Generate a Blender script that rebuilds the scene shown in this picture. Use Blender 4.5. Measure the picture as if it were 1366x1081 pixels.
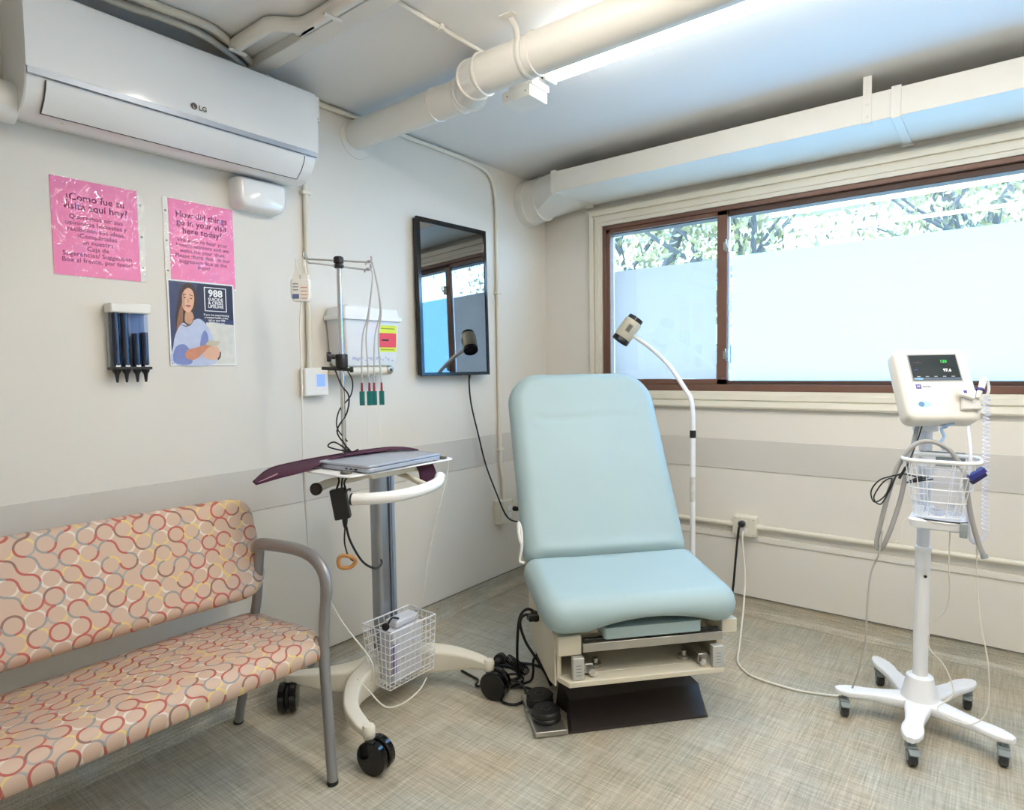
import bpy, bmesh, math, random
from mathutils import Vector, Matrix, Euler
PI = math.pi
rad = math.radians
random.seed(7)
for o in list(bpy.data.objects):
    bpy.data.objects.remove(o, do_unlink=True)
SC = bpy.context.scene
COL = SC.collection

# ------------------------------------------------------------------ camera
cam_d = bpy.data.cameras.new('camera')
cam_d.sensor_fit = 'HORIZONTAL'; cam_d.sensor_width = 36.0
cam_d.lens = 837.0 / 1366.0 * 36.0
cam_d.clip_start = 0.02; cam_d.clip_end = 200
cam = bpy.data.objects.new('camera', cam_d); COL.objects.link(cam)
_yaw, _pit, _rol = rad(38.06), rad(-3.39), rad(-0.83)
_f = Vector((-math.sin(_yaw)*math.cos(_pit), math.cos(_yaw)*math.cos(_pit), math.sin(_pit)))
_r = Vector((math.cos(_yaw), math.sin(_yaw), 0)); _u = _r.cross(_f)
_r2 = _r*math.cos(_rol) + _u*math.sin(_rol); _u2 = -_r*math.sin(_rol) + _u*math.cos(_rol)
_m = Matrix((( _r2.x, _u2.x, -_f.x, 2.203), (_r2.y, _u2.y, -_f.y, -3.162), (_r2.z, _u2.z, -_f.z, 1.25), (0, 0, 0, 1)))
cam.matrix_world = _m
SC.camera = cam

# ------------------------------------------------------------------ world, exposure
SKY = 14.0
LAMP = 41.0
wd = bpy.data.worlds.new('sky'); SC.world = wd; wd.use_nodes = True
bg = wd.node_tree.nodes['Background']
bg.inputs['Color'].default_value = (0.37, 0.66, 1.0, 1)
bg.inputs['Strength'].default_value = SKY
SC.view_settings.view_transform = 'Standard'; SC.view_settings.look = 'None'
SC.view_settings.gamma = 1.0; SC.view_settings.use_curve_mapping = False
SC.view_settings.exposure = 0.22

# daylight sampling portal in the window opening (emits nothing itself)
pl = bpy.data.lights.new('window_portal', 'AREA'); pl.shape = 'RECTANGLE'; pl.size = 2.7; pl.size_y = 0.95
pl.cycles.is_portal = True
po = bpy.data.objects.new('window_portal', pl); COL.objects.link(po)
po.location = (1.70, 0.16, 1.58); po.rotation_euler = (rad(-90), 0, 0)

# ------------------------------------------------------------------ helpers
def lin(c):
    c /= 255.0
    return c/12.92 if c <= 0.04045 else ((c+0.055)/1.055)**2.4
def rgb(r, g, b): return (lin(r), lin(g), lin(b), 1)

MATS = {}
def mat(name, col, rough=0.5, metal=0.0, spec=0.5, var=0.05, scale=8.0, bump=0.0, bscale=60.0, coat=0.0, trans=0.0, emis=None, estr=0.0, alpha=1.0, sss=0.0):
    if name in MATS: return MATS[name]
    m = bpy.data.materials.new(name); m.use_nodes = True
    nt = m.node_tree; p = nt.nodes['Principled BSDF']
    p.inputs['Roughness'].default_value = rough; p.inputs['Metallic'].default_value = metal
    p.inputs['Specular IOR Level'].default_value = spec
    p.inputs['Coat Weight'].default_value = coat
    p.inputs['Transmission Weight'].default_value = trans
    p.inputs['Alpha'].default_value = alpha
    if sss: p.inputs['Subsurface Weight'].default_value = sss
    tc = nt.nodes.new('ShaderNodeTexCoord')
    if var > 0:
        nz = nt.nodes.new('ShaderNodeTexNoise'); nz.inputs['Scale'].default_value = scale; nz.inputs['Detail'].default_value = 4
        nt.links.new(tc.outputs['Object'], nz.inputs['Vector'])
        rp = nt.nodes.new('ShaderNodeValToRGB')
        a = [max(0, c*(1-var)) for c in col[:3]]; b = [min(1, c*(1+var)) for c in col[:3]]
        rp.color_ramp.elements[0].position = 0.3; rp.color_ramp.elements[0].color = (*a, 1)
        rp.color_ramp.elements[1].position = 0.7; rp.color_ramp.elements[1].color = (*b, 1)
        nt.links.new(nz.outputs['Fac'], rp.inputs['Fac']); nt.links.new(rp.outputs['Color'], p.inputs['Base Color'])
    else:
        p.inputs['Base Color'].default_value = col
    if bump > 0:
        n2 = nt.nodes.new('ShaderNodeTexNoise'); n2.inputs['Scale'].default_value = bscale; n2.inputs['Detail'].default_value = 3
        nt.links.new(tc.outputs['Object'], n2.inputs['Vector'])
        bp = nt.nodes.new('ShaderNodeBump'); bp.inputs['Strength'].default_value = bump; bp.inputs['Distance'].default_value = 0.01
        nt.links.new(n2.outputs['Fac'], bp.inputs['Height']); nt.links.new(bp.outputs['Normal'], p.inputs['Normal'])
    if emis:
        p.inputs['Emission Color'].default_value = emis; p.inputs['Emission Strength'].default_value = estr
    MATS[name] = m
    return m

OFF = {}
def V(*a): return Vector(a)

class MB:
    """collects verts and faces; build() links them as one mesh object"""
    def __init__(s): s.v = []; s.f = []; s.uv = None
    def add(s, vs, fs):
        n = len(s.v); s.v += [Vector(v) for v in vs]; s.f += [[i+n for i in f] for f in fs]; return s
    def box(s, x0, x1, y0, y1, z0, z1):
        if x0 > x1: x0, x1 = x1, x0
        if y0 > y1: y0, y1 = y1, y0
        if z0 > z1: z0, z1 = z1, z0
        return s.add([(x0,y0,z0),(x1,y0,z0),(x1,y1,z0),(x0,y1,z0),(x0,y0,z1),(x1,y0,z1),(x1,y1,z1),(x0,y1,z1)],
                     [(0,3,2,1),(4,5,6,7),(0,1,5,4),(1,2,6,5),(2,3,7,6),(3,0,4,7)])
    def obox(s, c, size, R):
        """oriented box: centre, full size, 3x3 rotation"""
        vs = []
        for z in (-.5, .5):
            for (x, y) in ((-.5,-.5),(.5,-.5),(.5,.5),(-.5,.5)):
                vs.append(Vector(c) + R @ Vector((x*size[0], y*size[1], z*size[2])))
        return s.add(vs, [(0,3,2,1),(4,5,6,7),(0,1,5,4),(1,2,6,5),(2,3,7,6),(3,0,4,7)])
    def tube(s, pts, r, n=10, cap=True, closed=False, ry=None, up=None):
        """tube along pts; r a number or list; ry gives an elliptical section (second radius along `up`)"""
        pts = [Vector(p) for p in pts]; N = len(pts)
        rs = r if isinstance(r, (list, tuple)) else [r]*N
        rys = ry if isinstance(ry, (list, tuple)) else ([ry]*N if ry else rs)
        T = []
        for i in range(N):
            a = pts[(i-1) % N] if (closed or i > 0) else pts[0]
            b = pts[(i+1) % N] if (closed or i < N-1) else pts[-1]
            t = (b-a); T.append(t.normalized() if t.length > 1e-9 else Vector((0,0,1)))
        nrm = Vector(up) if up else (Vector((0,0,1)) if abs(T[0].z) < .9 else Vector((1,0,0)))
        n0 = len(s.v); base = []
        for i in range(N):
            nrm = (nrm - T[i]*nrm.dot(T[i])).normalized() if not up else (Vector(up) - T[i]*Vector(up).dot(T[i])).normalized()
            bn = T[i].cross(nrm)
            for k in range(n):
                a = 2*PI*k/n
                s.v.append(pts[i] + bn*math.cos(a)*rs[i] + nrm*math.sin(a)*rys[i])
        M_ = N if closed else N-1
        for i in range(M_):
            j = (i+1) % N
            for k in range(n):
                s.f.append([n0+i*n+k, n0+i*n+(k+1) % n, n0+j*n+(k+1) % n, n0+j*n+k])
        if cap and not closed:
            s.f.append([n0+k for k in reversed(range(n))]); s.f.append([n0+(N-1)*n+k for k in range(n)])
        return s
    def lathe(s, c, prof, n=24, axis=(0,0,1)):
        """revolve prof [(r,h)] about axis through c"""
        ax = Vector(axis).normalized()
        u = ax.cross(Vector((0,0,1)) if abs(ax.z) < .9 else Vector((1,0,0))).normalized(); w = ax.cross(u)
        n0 = len(s.v); c = Vector(c)
        for (r, h) in prof:
            for k in range(n):
                a = 2*PI*k/n
                s.v.append(c + ax*h + (u*math.cos(a)+w*math.sin(a))*max(r, 1e-5))
        for i in range(len(prof)-1):
            for k in range(n):
                s.f.append([n0+i*n+k, n0+i*n+(k+1) % n, n0+(i+1)*n+(k+1) % n, n0+(i+1)*n+k])
        s.f.append([n0+k for k in reversed(range(n))]); s.f.append([n0+(len(prof)-1)*n+k for k in range(n)])
        return s
    def loft(s, rings, cap=True):
        n = len(rings[0]); n0 = len(s.v)
        for r in rings: s.v += [Vector(p) for p in r]
        for i in range(len(rings)-1):
            for k in range(n):
                s.f.append([n0+i*n+k, n0+i*n+(k+1) % n, n0+(i+1)*n+(k+1) % n, n0+(i+1)*n+k])
        if cap:
            s.f.append([n0+k for k in reversed(range(n))]); s.f.append([n0+(len(rings)-1)*n+k for k in range(n)])
        return s
    def prism(s, poly, fn, h0, h1):
        """polygon (u,v) list; fn(u,v,h)->world"""
        return s.loft([[fn(u, v, h0) for u, v in poly], [fn(u, v, h1) for u, v in poly]])
    def xf(s, M_):
        s.v = [M_ @ v for v in s.v]; return s
    def grid(s, fn, nu, nv):
        n0 = len(s.v)
        for i in range(nu+1):
            for j in range(nv+1): s.v.append(Vector(fn(i/nu, j/nv)))
        for i in range(nu):
            for j in range(nv):
                a = n0+i*(nv+1)+j; s.f.append([a, a+nv+1, a+nv+2, a+1])
        return s
    def build(s, name, m, parent=None, bevel=0.0, seg=2, smooth=True, ang=38, solid=0.0, subsurf=0, recalc=True):
        me = bpy.data.meshes.new(name)
        if parent is not None:
            off = OFF.get(parent.name, Vector((0,0,0)))
        else:
            xs = [v.x for v in s.v]; ys = [v.y for v in s.v]; zs = [v.z for v in s.v]
            off = Vector(((min(xs)+max(xs))/2, (min(ys)+max(ys))/2, min(zs)))
        me.from_pydata([tuple(v-off) for v in s.v], [], s.f); me.update()
        if recalc:
            bm = bmesh.new(); bm.from_mesh(me)
            if ang >= 180: bmesh.ops.remove_doubles(bm, verts=bm.verts, dist=2e-5)
            bmesh.ops.recalc_face_normals(bm, faces=bm.faces); bm.to_mesh(me); bm.free()
        if smooth:
            me.shade_smooth(); me.set_sharp_from_angle(angle=rad(ang))
        me.materials.append(m)
        o = bpy.data.objects.new(name, me); COL.objects.link(o)
        if parent is not None:
            o.parent = parent; OFF[o.name] = off
        else:
            o.location = off; OFF[o.name] = off
        if bevel > 0:
            b = o.modifiers.new('bevel', 'BEVEL'); b.width = bevel; b.segments = seg; b.limit_method = 'ANGLE'; b.angle_limit = rad(40); b.harden_normals = False
        if solid > 0:
            b = o.modifiers.new('solid', 'SOLIDIFY'); b.thickness = solid; b.offset = 0
        if subsurf > 0:
            b = o.modifiers.new('sub', 'SUBSURF'); b.levels = subsurf; b.render_levels = subsurf
        return o

def tag(o, label=None, cat=None, group=None, kind=None):
    if label: o['label'] = label
    if cat: o['category'] = cat
    if group: o['group'] = group
    if kind: o['kind'] = kind
    return o
def thing(name, label, cat, loc=(0,0,0), rotz=0.0, group=None, local=False):
    """Empty at a thing's base; parts are given in world coordinates unless local=True"""
    o = bpy.data.objects.new(name, None); COL.objects.link(o)
    o.empty_display_size = 0.05
    o.location = loc; o.rotation_euler = (0, 0, rotz)
    OFF[o.name] = Vector((0,0,0)) if local else Vector(loc)
    tag(o, label, cat, group)
    return o
def struct(o): o['kind'] = 'structure'; return o
def smooth_path(pts, k=6, closed=False):
    """Catmull-Rom through pts"""
    P = [Vector(p) for p in pts]; out = []
    n = len(P); rng = range(n) if closed else range(n-1)
    for i in rng:
        p1 = P[i]; p2 = P[(i+1) % n]
        p0 = P[(i-1) % n] if (closed or i > 0) else p1*2-p2
        p3 = P[(i+2) % n] if (closed or i < n-2) else p2*2-p1
        for j in range(k):
            t = j/k; t2 = t*t; t3 = t2*t
            out.append(0.5*((2*p1) + (p2-p0)*t + (2*p0-5*p1+4*p2-p3)*t2 + (3*p1-p0-3*p2+p3)*t3))
    if not closed: out.append(P[-1])
    return out
def rrect(hw, hh, r, n=6, cx=0, cy=0):
    """rounded rectangle outline; r a number or four radii (+x+y, -x+y, -x-y, +x-y)"""
    rr = r if isinstance(r, (list, tuple)) else [r]*4
    pts = []
    for q, (sx, sy) in enumerate(((1,1),(-1,1),(-1,-1),(1,-1))):
        R_ = max(rr[q], 1e-4); ox = sx*(hw-R_); oy = sy*(hh-R_)
        for k in range(n+1):
            a = q*PI/2 + k/n*PI/2
            pts.append((cx+ox+R_*math.cos(a), cy+oy+R_*math.sin(a)))
    return pts
def pillow(hw, hh, r, sections, n=6):
    """rings of a rounded slab: sections = [(inset, height)]; returns ring lists of (u,v,h)"""
    rr = r if isinstance(r, (list, tuple)) else [r]*4
    rings = []
    for ins, h in sections:
        rings.append([(u, v, h) for u, v in rrect(hw-ins, hh-ins, [max(q-ins, 0.012) for q in rr], n)])
    return rings
def cushion(hw, hh, radii, T, Rf, fn, bump=None, nu=56, nv=72):
    """soft slab: fn(u,v,h); front face at h=0, back at h=-T, edges rolled over; radii (+u+v, -u+v, -u-v, +u-v)"""
    def half(v, side):
        r = radii[0 if side > 0 else 1] if v > 0 else radii[3 if side > 0 else 2]
        e = abs(v) - (hh - r)
        return hw if e <= 0 else hw - r + math.sqrt(max(0, r*r - e*e))
    def inside(u, v):
        r = radii[(0 if u > 0 else 1) if v > 0 else (3 if u > 0 else 2)]
        qx, qy = abs(u)-(hw-r), abs(v)-(hh-r)
        if qx > 0 and qy > 0: return r - math.hypot(qx, qy)
        return min(hw-abs(u), hh-abs(v))
    def roll(d, R):
        if d >= R: return 0.0
        k = 1 - max(0, d)/R
        return R*(1 - math.sqrt(max(0, 1-k*k)))
    mb = MB(); n0 = {}
    for face in (0, 1):
        for i in range(nu+1):
            for j in range(nv+1):
                q = -math.cos(PI*j/nv); v = hh*(.55*q + .45*(2*j/nv-1)); v = max(-hh+1e-5, min(hh-1e-5, v))
                p = -math.cos(PI*i/nu); p = .55*p + .45*(2*i/nu-1)
                u = p*half(v, 1 if p > 0 else -1)
                d = 0.0 if (i in (0, nu) or j in (0, nv)) else inside(u, v)
                h = -roll(d, Rf) if face == 0 else -T + roll(d, T-Rf)
                if bump and face == 0: h += bump(u, v)*min(1, max(0, d)/.05)
                n0[(face, i, j)] = len(mb.v); mb.v.append(Vector(fn(u, v, h)))
        for i in range(nu):
            for j in range(nv):
                c = [n0[(face, i, j)], n0[(face, i+1, j)], n0[(face, i+1, j+1)], n0[(face, i, j+1)]]
                mb.f.append(c if face == 0 else c[::-1])
    return mb
def rbox(name, x0, x1, y0, y1, z0, z1, m, parent=None, bevel=0.004, seg=2):
    return MB().box(x0, x1, y0, y1, z0, z1).build(name, m, parent, bevel=bevel, seg=seg)
LWALL = Matrix(((0,0,1,0),(1,0,0,0),(0,1,0,0),(0,0,0,1)))     # local x->+y, y->+z, z->+x : flat print on the left wall
def text(name, body, size, M_, m, parent, align='CENTER', space=1.0, bold=0.0, xs=1.0):
    cu = bpy.data.curves.new(name, 'FONT'); cu.body = body; cu.size = size; cu.align_x = align; cu.space_line = space
    cu.offset = bold; cu.resolution_u = 2
    o = bpy.data.objects.new(name, cu); COL.objects.link(o)
    dg = bpy.context.evaluated_depsgraph_get()
    me = bpy.data.meshes.new_from_object(o.evaluated_get(dg))
    bpy.data.objects.remove(o, do_unlink=True); bpy.data.curves.remove(cu)
    off = OFF.get(parent.name, Vector((0,0,0)))
    me.transform(Matrix.Translation(-off) @ M_ @ Matrix.Diagonal((xs, 1, 1, 1)))
    me.materials.clear(); me.materials.append(m)
    t = bpy.data.objects.new(name, me); COL.objects.link(t); t.parent = parent
    OFF[t.name] = off
    return t

# ------------------------------------------------------------------ materials
def m_wall():
    return mat('wall_paint', rgb(227, 222, 212), rough=0.42, spec=0.4, var=0.015, scale=2.5, bump=0.015, bscale=120)
WALL = m_wall()
BAND = mat('band_grey_paint', rgb(208, 203, 195), rough=0.45, var=0.015, scale=3)
CEIL = mat('ceiling_paint', rgb(234, 234, 232), rough=0.6, var=0.012, scale=2)
CREAM = mat('cream_gloss_trim', rgb(226, 220, 204), rough=0.35, var=0.02, scale=6)
DUCTW = mat('duct_white_paint', rgb(232, 228, 219), rough=0.4, var=0.02, scale=5, bump=0.02, bscale=40)
WHITEP = mat('white_plastic', rgb(238, 236, 230), rough=0.32, var=0.012)
WHITEG = mat('white_gloss_plastic', rgb(240, 240, 238), rough=0.12, var=0.008, coat=0.4)
OFFW = mat('offwhite_powdercoat', rgb(232, 226, 210), rough=0.4, var=0.02)
WHITEM = mat('white_powdercoat', rgb(240, 241, 243), rough=0.3, var=0.01)
BROWN = mat('brown_anodised_frame', rgb(116, 84, 70), rough=0.4, metal=0.15, var=0.06, scale=14)
BROWN_D = mat('brown_frame_track', rgb(78, 56, 48), rough=0.5, metal=0.1, var=0.06, scale=14)
BLACK = mat('black_plastic', rgb(24, 24, 26), rough=0.4, var=0.06)
BLACKG = mat('black_gloss', rgb(14, 14, 16), rough=0.12, var=0.0)
RUBBER = mat('black_rubber_cable', rgb(22, 22, 24), rough=0.5, var=0.05)
CHROME = mat('chrome', rgb(210, 210, 210), rough=0.12, metal=1.0, var=0.02)
STEEL = mat('brushed_steel', rgb(180, 178, 172), rough=0.3, metal=0.9, var=0.05, scale=20)
ALU = mat('aluminium_column', rgb(172, 177, 184), rough=0.33, metal=0.75, var=0.03)
GREYF = mat('grey_painted_frame', rgb(150, 150, 152), rough=0.35, metal=0.45, var=0.03)
MINT = mat('mint_vinyl_upholstery', rgb(160, 181, 183), rough=0.56, spec=0.45, var=0.03, scale=3, bump=0.02, bscale=9, coat=0.0)
BEIGE = mat('beige_enamel', rgb(214, 206, 186), rough=0.4, var=0.03)
DKBASE = mat('dark_brown_base_plastic', rgb(50, 44, 43), rough=0.42, var=0.1, scale=20, bump=0.03, bscale=150)
PINK = mat('pink_paper', rgb(250, 142, 190), rough=0.6, var=0.02)
INK = mat('print_ink_dark', rgb(120, 40, 90), rough=0.6, var=0.0)
PURPLE = mat('plum_fabric', rgb(74, 34, 58), rough=0.85, var=0.12, scale=60, bump=0.15, bscale=300)
SILVER = mat('laptop_silver', rgb(190, 196, 208), rough=0.35, metal=0.6, var=0.01)
WHITEC = mat('white_cable', rgb(230, 226, 214), rough=0.45, var=0.02)
GREYC = mat('grey_hose', rgb(160, 158, 156), rough=0.45, var=0.04)
LEADC = mat('grey_lead_wire', rgb(190, 190, 186), rough=0.45, var=0.03)
GREYCAST = mat('grey_caster_plastic', rgb(140, 150, 152), rough=0.45, var=0.04)
TIRE = mat('dark_grey_tyre', rgb(58, 60, 62), rough=0.55, var=0.06)
TAN = mat('tan_tape', rgb(196, 140, 78), rough=0.6, var=0.08, scale=40)
RED = mat('red_clip', rgb(150, 40, 46), rough=0.4, var=0.05)
TEAL = mat('teal_clip', rgb(16, 108, 104), rough=0.4, var=0.08, scale=40)
BLUEP = mat('blue_clip', rgb(44, 50, 128), rough=0.4, var=0.04)
WHITE_INK = mat('print_white', rgb(245, 245, 245), rough=0.6, var=0.0)
DARK_INK = mat('print_black', rgb(40, 40, 44), rough=0.6, var=0.0)

def nd(nt, typ, **kw):
    n = nt.nodes.new(typ)
    for k, v in kw.items():
        if k in n.inputs: n.inputs[k].default_value = v
        else: setattr(n, k, v)
    return n
def mth(nt, op, a, b=None, clamp=False):
    n = nt.nodes.new('ShaderNodeMath'); n.operation = op; n.use_clamp = clamp
    for i, x in enumerate((a, b)):
        if x is None: continue
        if isinstance(x, (int, float)): n.inputs[i].default_value = x
        else: nt.links.new(x, n.inputs[i])
    return n.outputs[0]

def floor_material():
    m = bpy.data.materials.new('woven_linen_vinyl'); m.use_nodes = True; nt = m.node_tree; p = nt.nodes['Principled BSDF']
    p.inputs['Roughness'].default_value = 0.28; p.inputs['Specular IOR Level'].default_value = 0.5
    tc = nd(nt, 'ShaderNodeTexCoord')
    def stretched(sx, sy, sz, detail, rough=0.6):
        mp = nd(nt, 'ShaderNodeMapping'); mp.inputs['Scale'].default_value = (sx, sy, sz)
        nt.links.new(tc.outputs['Object'], mp.inputs['Vector'])
        nz = nd(nt, 'ShaderNodeTexNoise'); nz.inputs['Scale'].default_value = 1; nz.inputs['Detail'].default_value = detail; nz.inputs['Roughness'].default_value = rough
        nt.links.new(mp.outputs['Vector'], nz.inputs['Vector'])
        return nz.outputs['Fac']
    wx = stretched(7, 190, 190, 5, .7); wy = stretched(190, 7, 190, 5, .7)
    bx_ = stretched(1.6, 14, 14, 3); by_ = stretched(14, 1.6, 14, 3)
    w = mth(nt, 'ADD', wx, wy)
    b = mth(nt, 'ADD', bx_, by_)
    t = mth(nt, 'ADD', mth(nt, 'MULTIPLY', w, 0.39), mth(nt, 'MULTIPLY', b, 0.11))
    rp = nd(nt, 'ShaderNodeValToRGB'); cr = rp.color_ramp
    cr.elements[0].position = 0.38; cr.elements[0].color = rgb(150, 143, 127)
    cr.elements[1].position = 0.62; cr.elements[1].color = rgb(222, 218, 206)
    e = cr.elements.new(0.5); e.color = rgb(188, 182, 170)
    nt.links.new(t, rp.inputs['Fac'])
    hue = stretched(3.5, 3.5, 3.5, 2)
    rp2 = nd(nt, 'ShaderNodeValToRGB'); rp2.color_ramp.elements[0].position = .35; rp2.color_ramp.elements[0].color = rgb(249, 241, 226)
    rp2.color_ramp.elements[1].position = .65; rp2.color_ramp.elements[1].color = rgb(240, 244, 240)
    nt.links.new(hue, rp2.inputs['Fac'])
    mx = nd(nt, 'ShaderNodeMix', data_type='RGBA', blend_type='MULTIPLY'); mx.inputs['Factor'].default_value = 1
    nt.links.new(rp.outputs['Color'], mx.inputs['A']); nt.links.new(rp2.outputs['Color'], mx.inputs['B'])
    nt.links.new(mx.outputs['Result'], p.inputs['Base Color'])
    bp = nd(nt, 'ShaderNodeBump'); bp.inputs['Strength'].default_value = 0.12; bp.inputs['Distance'].default_value = 0.003
    nt.links.new(w, bp.inputs['Height']); nt.links.new(bp.outputs['Normal'], p.inputs['Normal'])
    return m
FLOOR = floor_material()

def truchet_material():
    """upholstery print: interlocking arcs and rings in red, blue-grey, yellow and white on a peach ground"""
    m = bpy.data.materials.new('ring_print_upholstery'); m.use_nodes = True; nt = m.node_tree; p = nt.nodes['Principled BSDF']
    p.inputs['Roughness'].default_value = 0.6
    uv = nd(nt, 'ShaderNodeUVMap'); uv.uv_map = 'UVMap'
    mp = nd(nt, 'ShaderNodeMapping'); mp.inputs['Scale'].default_value = (1/0.047, 1/0.047, 1)
    nt.links.new(uv.outputs['UV'], mp.inputs['Vector'])
    sp = nd(nt, 'ShaderNodeSeparateXYZ'); nt.links.new(mp.outputs['Vector'], sp.inputs[0])
    fx = mth(nt, 'FLOOR', sp.outputs[0]); fy = mth(nt, 'FLOOR', sp.outputs[1])
    u = mth(nt, 'SUBTRACT', sp.outputs[0], fx); v = mth(nt, 'SUBTRACT', sp.outputs[1], fy)
    cell = nd(nt, 'ShaderNodeCombineXYZ'); nt.links.new(fx, cell.inputs[0]); nt.links.new(fy, cell.inputs[1])
    wn = nd(nt, 'ShaderNodeTexWhiteNoise', noise_dimensions='3D'); nt.links.new(cell.outputs[0], wn.inputs['Vector'])
    flip = mth(nt, 'GREATER_THAN', wn.outputs['Value'], 0.5)
    uf = mth(nt, 'ADD', mth(nt, 'MULTIPLY', flip, mth(nt, 'SUBTRACT', 1.0, u)), mth(nt, 'MULTIPLY', mth(nt, 'SUBTRACT', 1.0, flip), u))
    ui = mth(nt, 'SUBTRACT', 1.0, uf); vi = mth(nt, 'SUBTRACT', 1.0, v)
    def arc(a_, b_):
        d_ = mth(nt, 'SQRT', mth(nt, 'ADD', mth(nt, 'MULTIPLY', a_, a_), mth(nt, 'MULTIPLY', b_, b_)))
        return mth(nt, 'ABSOLUTE', mth(nt, 'SUBTRACT', d_, 0.485))
    d1 = arc(uf, v); d2 = arc(ui, vi); d3 = arc(ui, v); d4 = arc(uf, vi)
    W_ = 0.062
    bold = mth(nt, 'LESS_THAN', mth(nt, 'MINIMUM', d1, d2), W_); faint = mth(nt, 'LESS_THAN', mth(nt, 'MINIMUM', d3, d4), W_)
    def arc_colour(sel, stops, seed, zscale):
        c = nd(nt, 'ShaderNodeCombineXYZ'); nt.links.new(fx, c.inputs[0]); nt.links.new(fy, c.inputs[1]); nt.links.new(mth(nt, 'ADD', mth(nt, 'MULTIPLY', sel, zscale), seed), c.inputs[2])
        w_ = nd(nt, 'ShaderNodeTexWhiteNoise', noise_dimensions='3D'); nt.links.new(c.outputs[0], w_.inputs['Vector'])
        r_ = nd(nt, 'ShaderNodeValToRGB'); r_.color_ramp.interpolation = 'CONSTANT'
        r_.color_ramp.elements[0].position = 0; r_.color_ramp.elements[0].color = stops[0][1]
        r_.color_ramp.elements[1].position = stops[1][0]; r_.color_ramp.elements[1].color = stops[1][1]
        for pos, col in stops[2:]:
            e = r_.color_ramp.elements.new(pos); e.color = col
        nt.links.new(w_.outputs['Value'], r_.inputs['Fac'])
        return r_.outputs['Color']
    cb_ = arc_colour(mth(nt, 'LESS_THAN', d2, d1), [(0, rgb(184, 96, 84)), (.44, rgb(152, 150, 146)), (.72, rgb(144, 108, 96)), (.86, rgb(222, 196, 126))], 3.3, 1.0)
    cf_ = arc_colour(mth(nt, 'LESS_THAN', d4, d3), [(0, rgb(222, 198, 132)), (.26, rgb(222, 212, 198)), (.50, rgb(170, 164, 158)), (.66, rgb(206, 178, 156)), (.86, rgb(190, 118, 102))], 9.1, 1.0)
    tcx = nd(nt, 'ShaderNodeTexNoise'); tcx.inputs['Scale'].default_value = 900; nt.links.new(uv.outputs['UV'], tcx.inputs['Vector'])
    base = nd(nt, 'ShaderNodeValToRGB'); base.color_ramp.elements[0].color = rgb(200, 170, 148); base.color_ramp.elements[1].color = rgb(212, 184, 163)
    nt.links.new(tcx.outputs['Fac'], base.inputs['Fac'])
    m0 = nd(nt, 'ShaderNodeMix', data_type='RGBA'); nt.links.new(faint, m0.inputs['Factor'])
    nt.links.new(base.outputs['Color'], m0.inputs['A']); nt.links.new(cf_, m0.inputs['B'])
    mx = nd(nt, 'ShaderNodeMix', data_type='RGBA'); nt.links.new(bold, mx.inputs['Factor'])
    nt.links.new(m0.outputs['Result'], mx.inputs['A']); nt.links.new(cb_, mx.inputs['B'])
    nt.links.new(mx.outputs['Result'], p.inputs['Base Color'])
    bp = nd(nt, 'ShaderNodeBump'); bp.inputs['Strength'].default_value = 0.15; bp.inputs['Distance'].default_value = 0.002
    nt.links.new(tcx.outputs['Fac'], bp.inputs['Height']); nt.links.new(bp.outputs['Normal'], p.inputs['Normal'])
    return m
RINGS = truchet_material()

def clear_glass(name, tint=(1,1,1,1), ior=1.5, rough=0.0, wrinkle=0.0):
    """thin clear sheet: passes light straight through, mirrors by Fresnel"""
    m = bpy.data.materials.new(name); m.use_nodes = True; nt = m.node_tree; nt.nodes.clear()
    out = nd(nt, 'ShaderNodeOutputMaterial'); tr = nd(nt, 'ShaderNodeBsdfTransparent'); tr.inputs['Color'].default_value = tint
    gl = nd(nt, 'ShaderNodeBsdfGlossy'); gl.inputs['Roughness'].default_value = rough
    # Schlick reflectance, the same from either side of the thin sheet
    ge = nd(nt, 'ShaderNodeNewGeometry'); dp = nd(nt, 'ShaderNodeVectorMath', operation='DOT_PRODUCT')
    nt.links.new(ge.outputs['Incoming'], dp.inputs[0]); nt.links.new(ge.outputs['Normal'], dp.inputs[1])
    f0 = ((ior-1)/(ior+1))**2
    inv = mth(nt, 'SUBTRACT', 1.0, mth(nt, 'ABSOLUTE', dp.outputs['Value']), clamp=True)
    fr_ = mth(nt, 'ADD', f0, mth(nt, 'MULTIPLY', mth(nt, 'POWER', inv, 5.0), 1-f0))
    mx = nd(nt, 'ShaderNodeMixShader')
    nt.links.new(fr_, mx.inputs[0]); nt.links.new(tr.outputs[0], mx.inputs[1]); nt.links.new(gl.outputs[0], mx.inputs[2])
    nt.links.new(mx.outputs[0], out.inputs[0])
    if wrinkle:
        tc = nd(nt, 'ShaderNodeTexCoord'); nz = nd(nt, 'ShaderNodeTexNoise'); nz.inputs['Scale'].default_value = 14; nz.inputs['Detail'].default_value = 2
        nz.inputs['Distortion'].default_value = 1.5
        nt.links.new(tc.outputs['Object'], nz.inputs['Vector'])
        bp = nd(nt, 'ShaderNodeBump'); bp.inputs['Strength'].default_value = wrinkle; bp.inputs['Distance'].default_value = 0.02
        nt.links.new(nz.outputs['Fac'], bp.inputs['Height'])
        nt.links.new(bp.outputs['Normal'], gl.inputs['Normal']); nt.links.new(bp.outputs['Normal'], dp.inputs[1])
    return m
GLASS = clear_glass('window_glass', tint=(0.93, 0.96, 0.98, 1))
SLEEVE = clear_glass('clear_sheet_protector', ior=1.5, rough=0.04, wrinkle=0.6)
CLEARP = clear_glass('clear_plastic', tint=(0.9, 0.92, 0.95, 1), rough=0.08)

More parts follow.
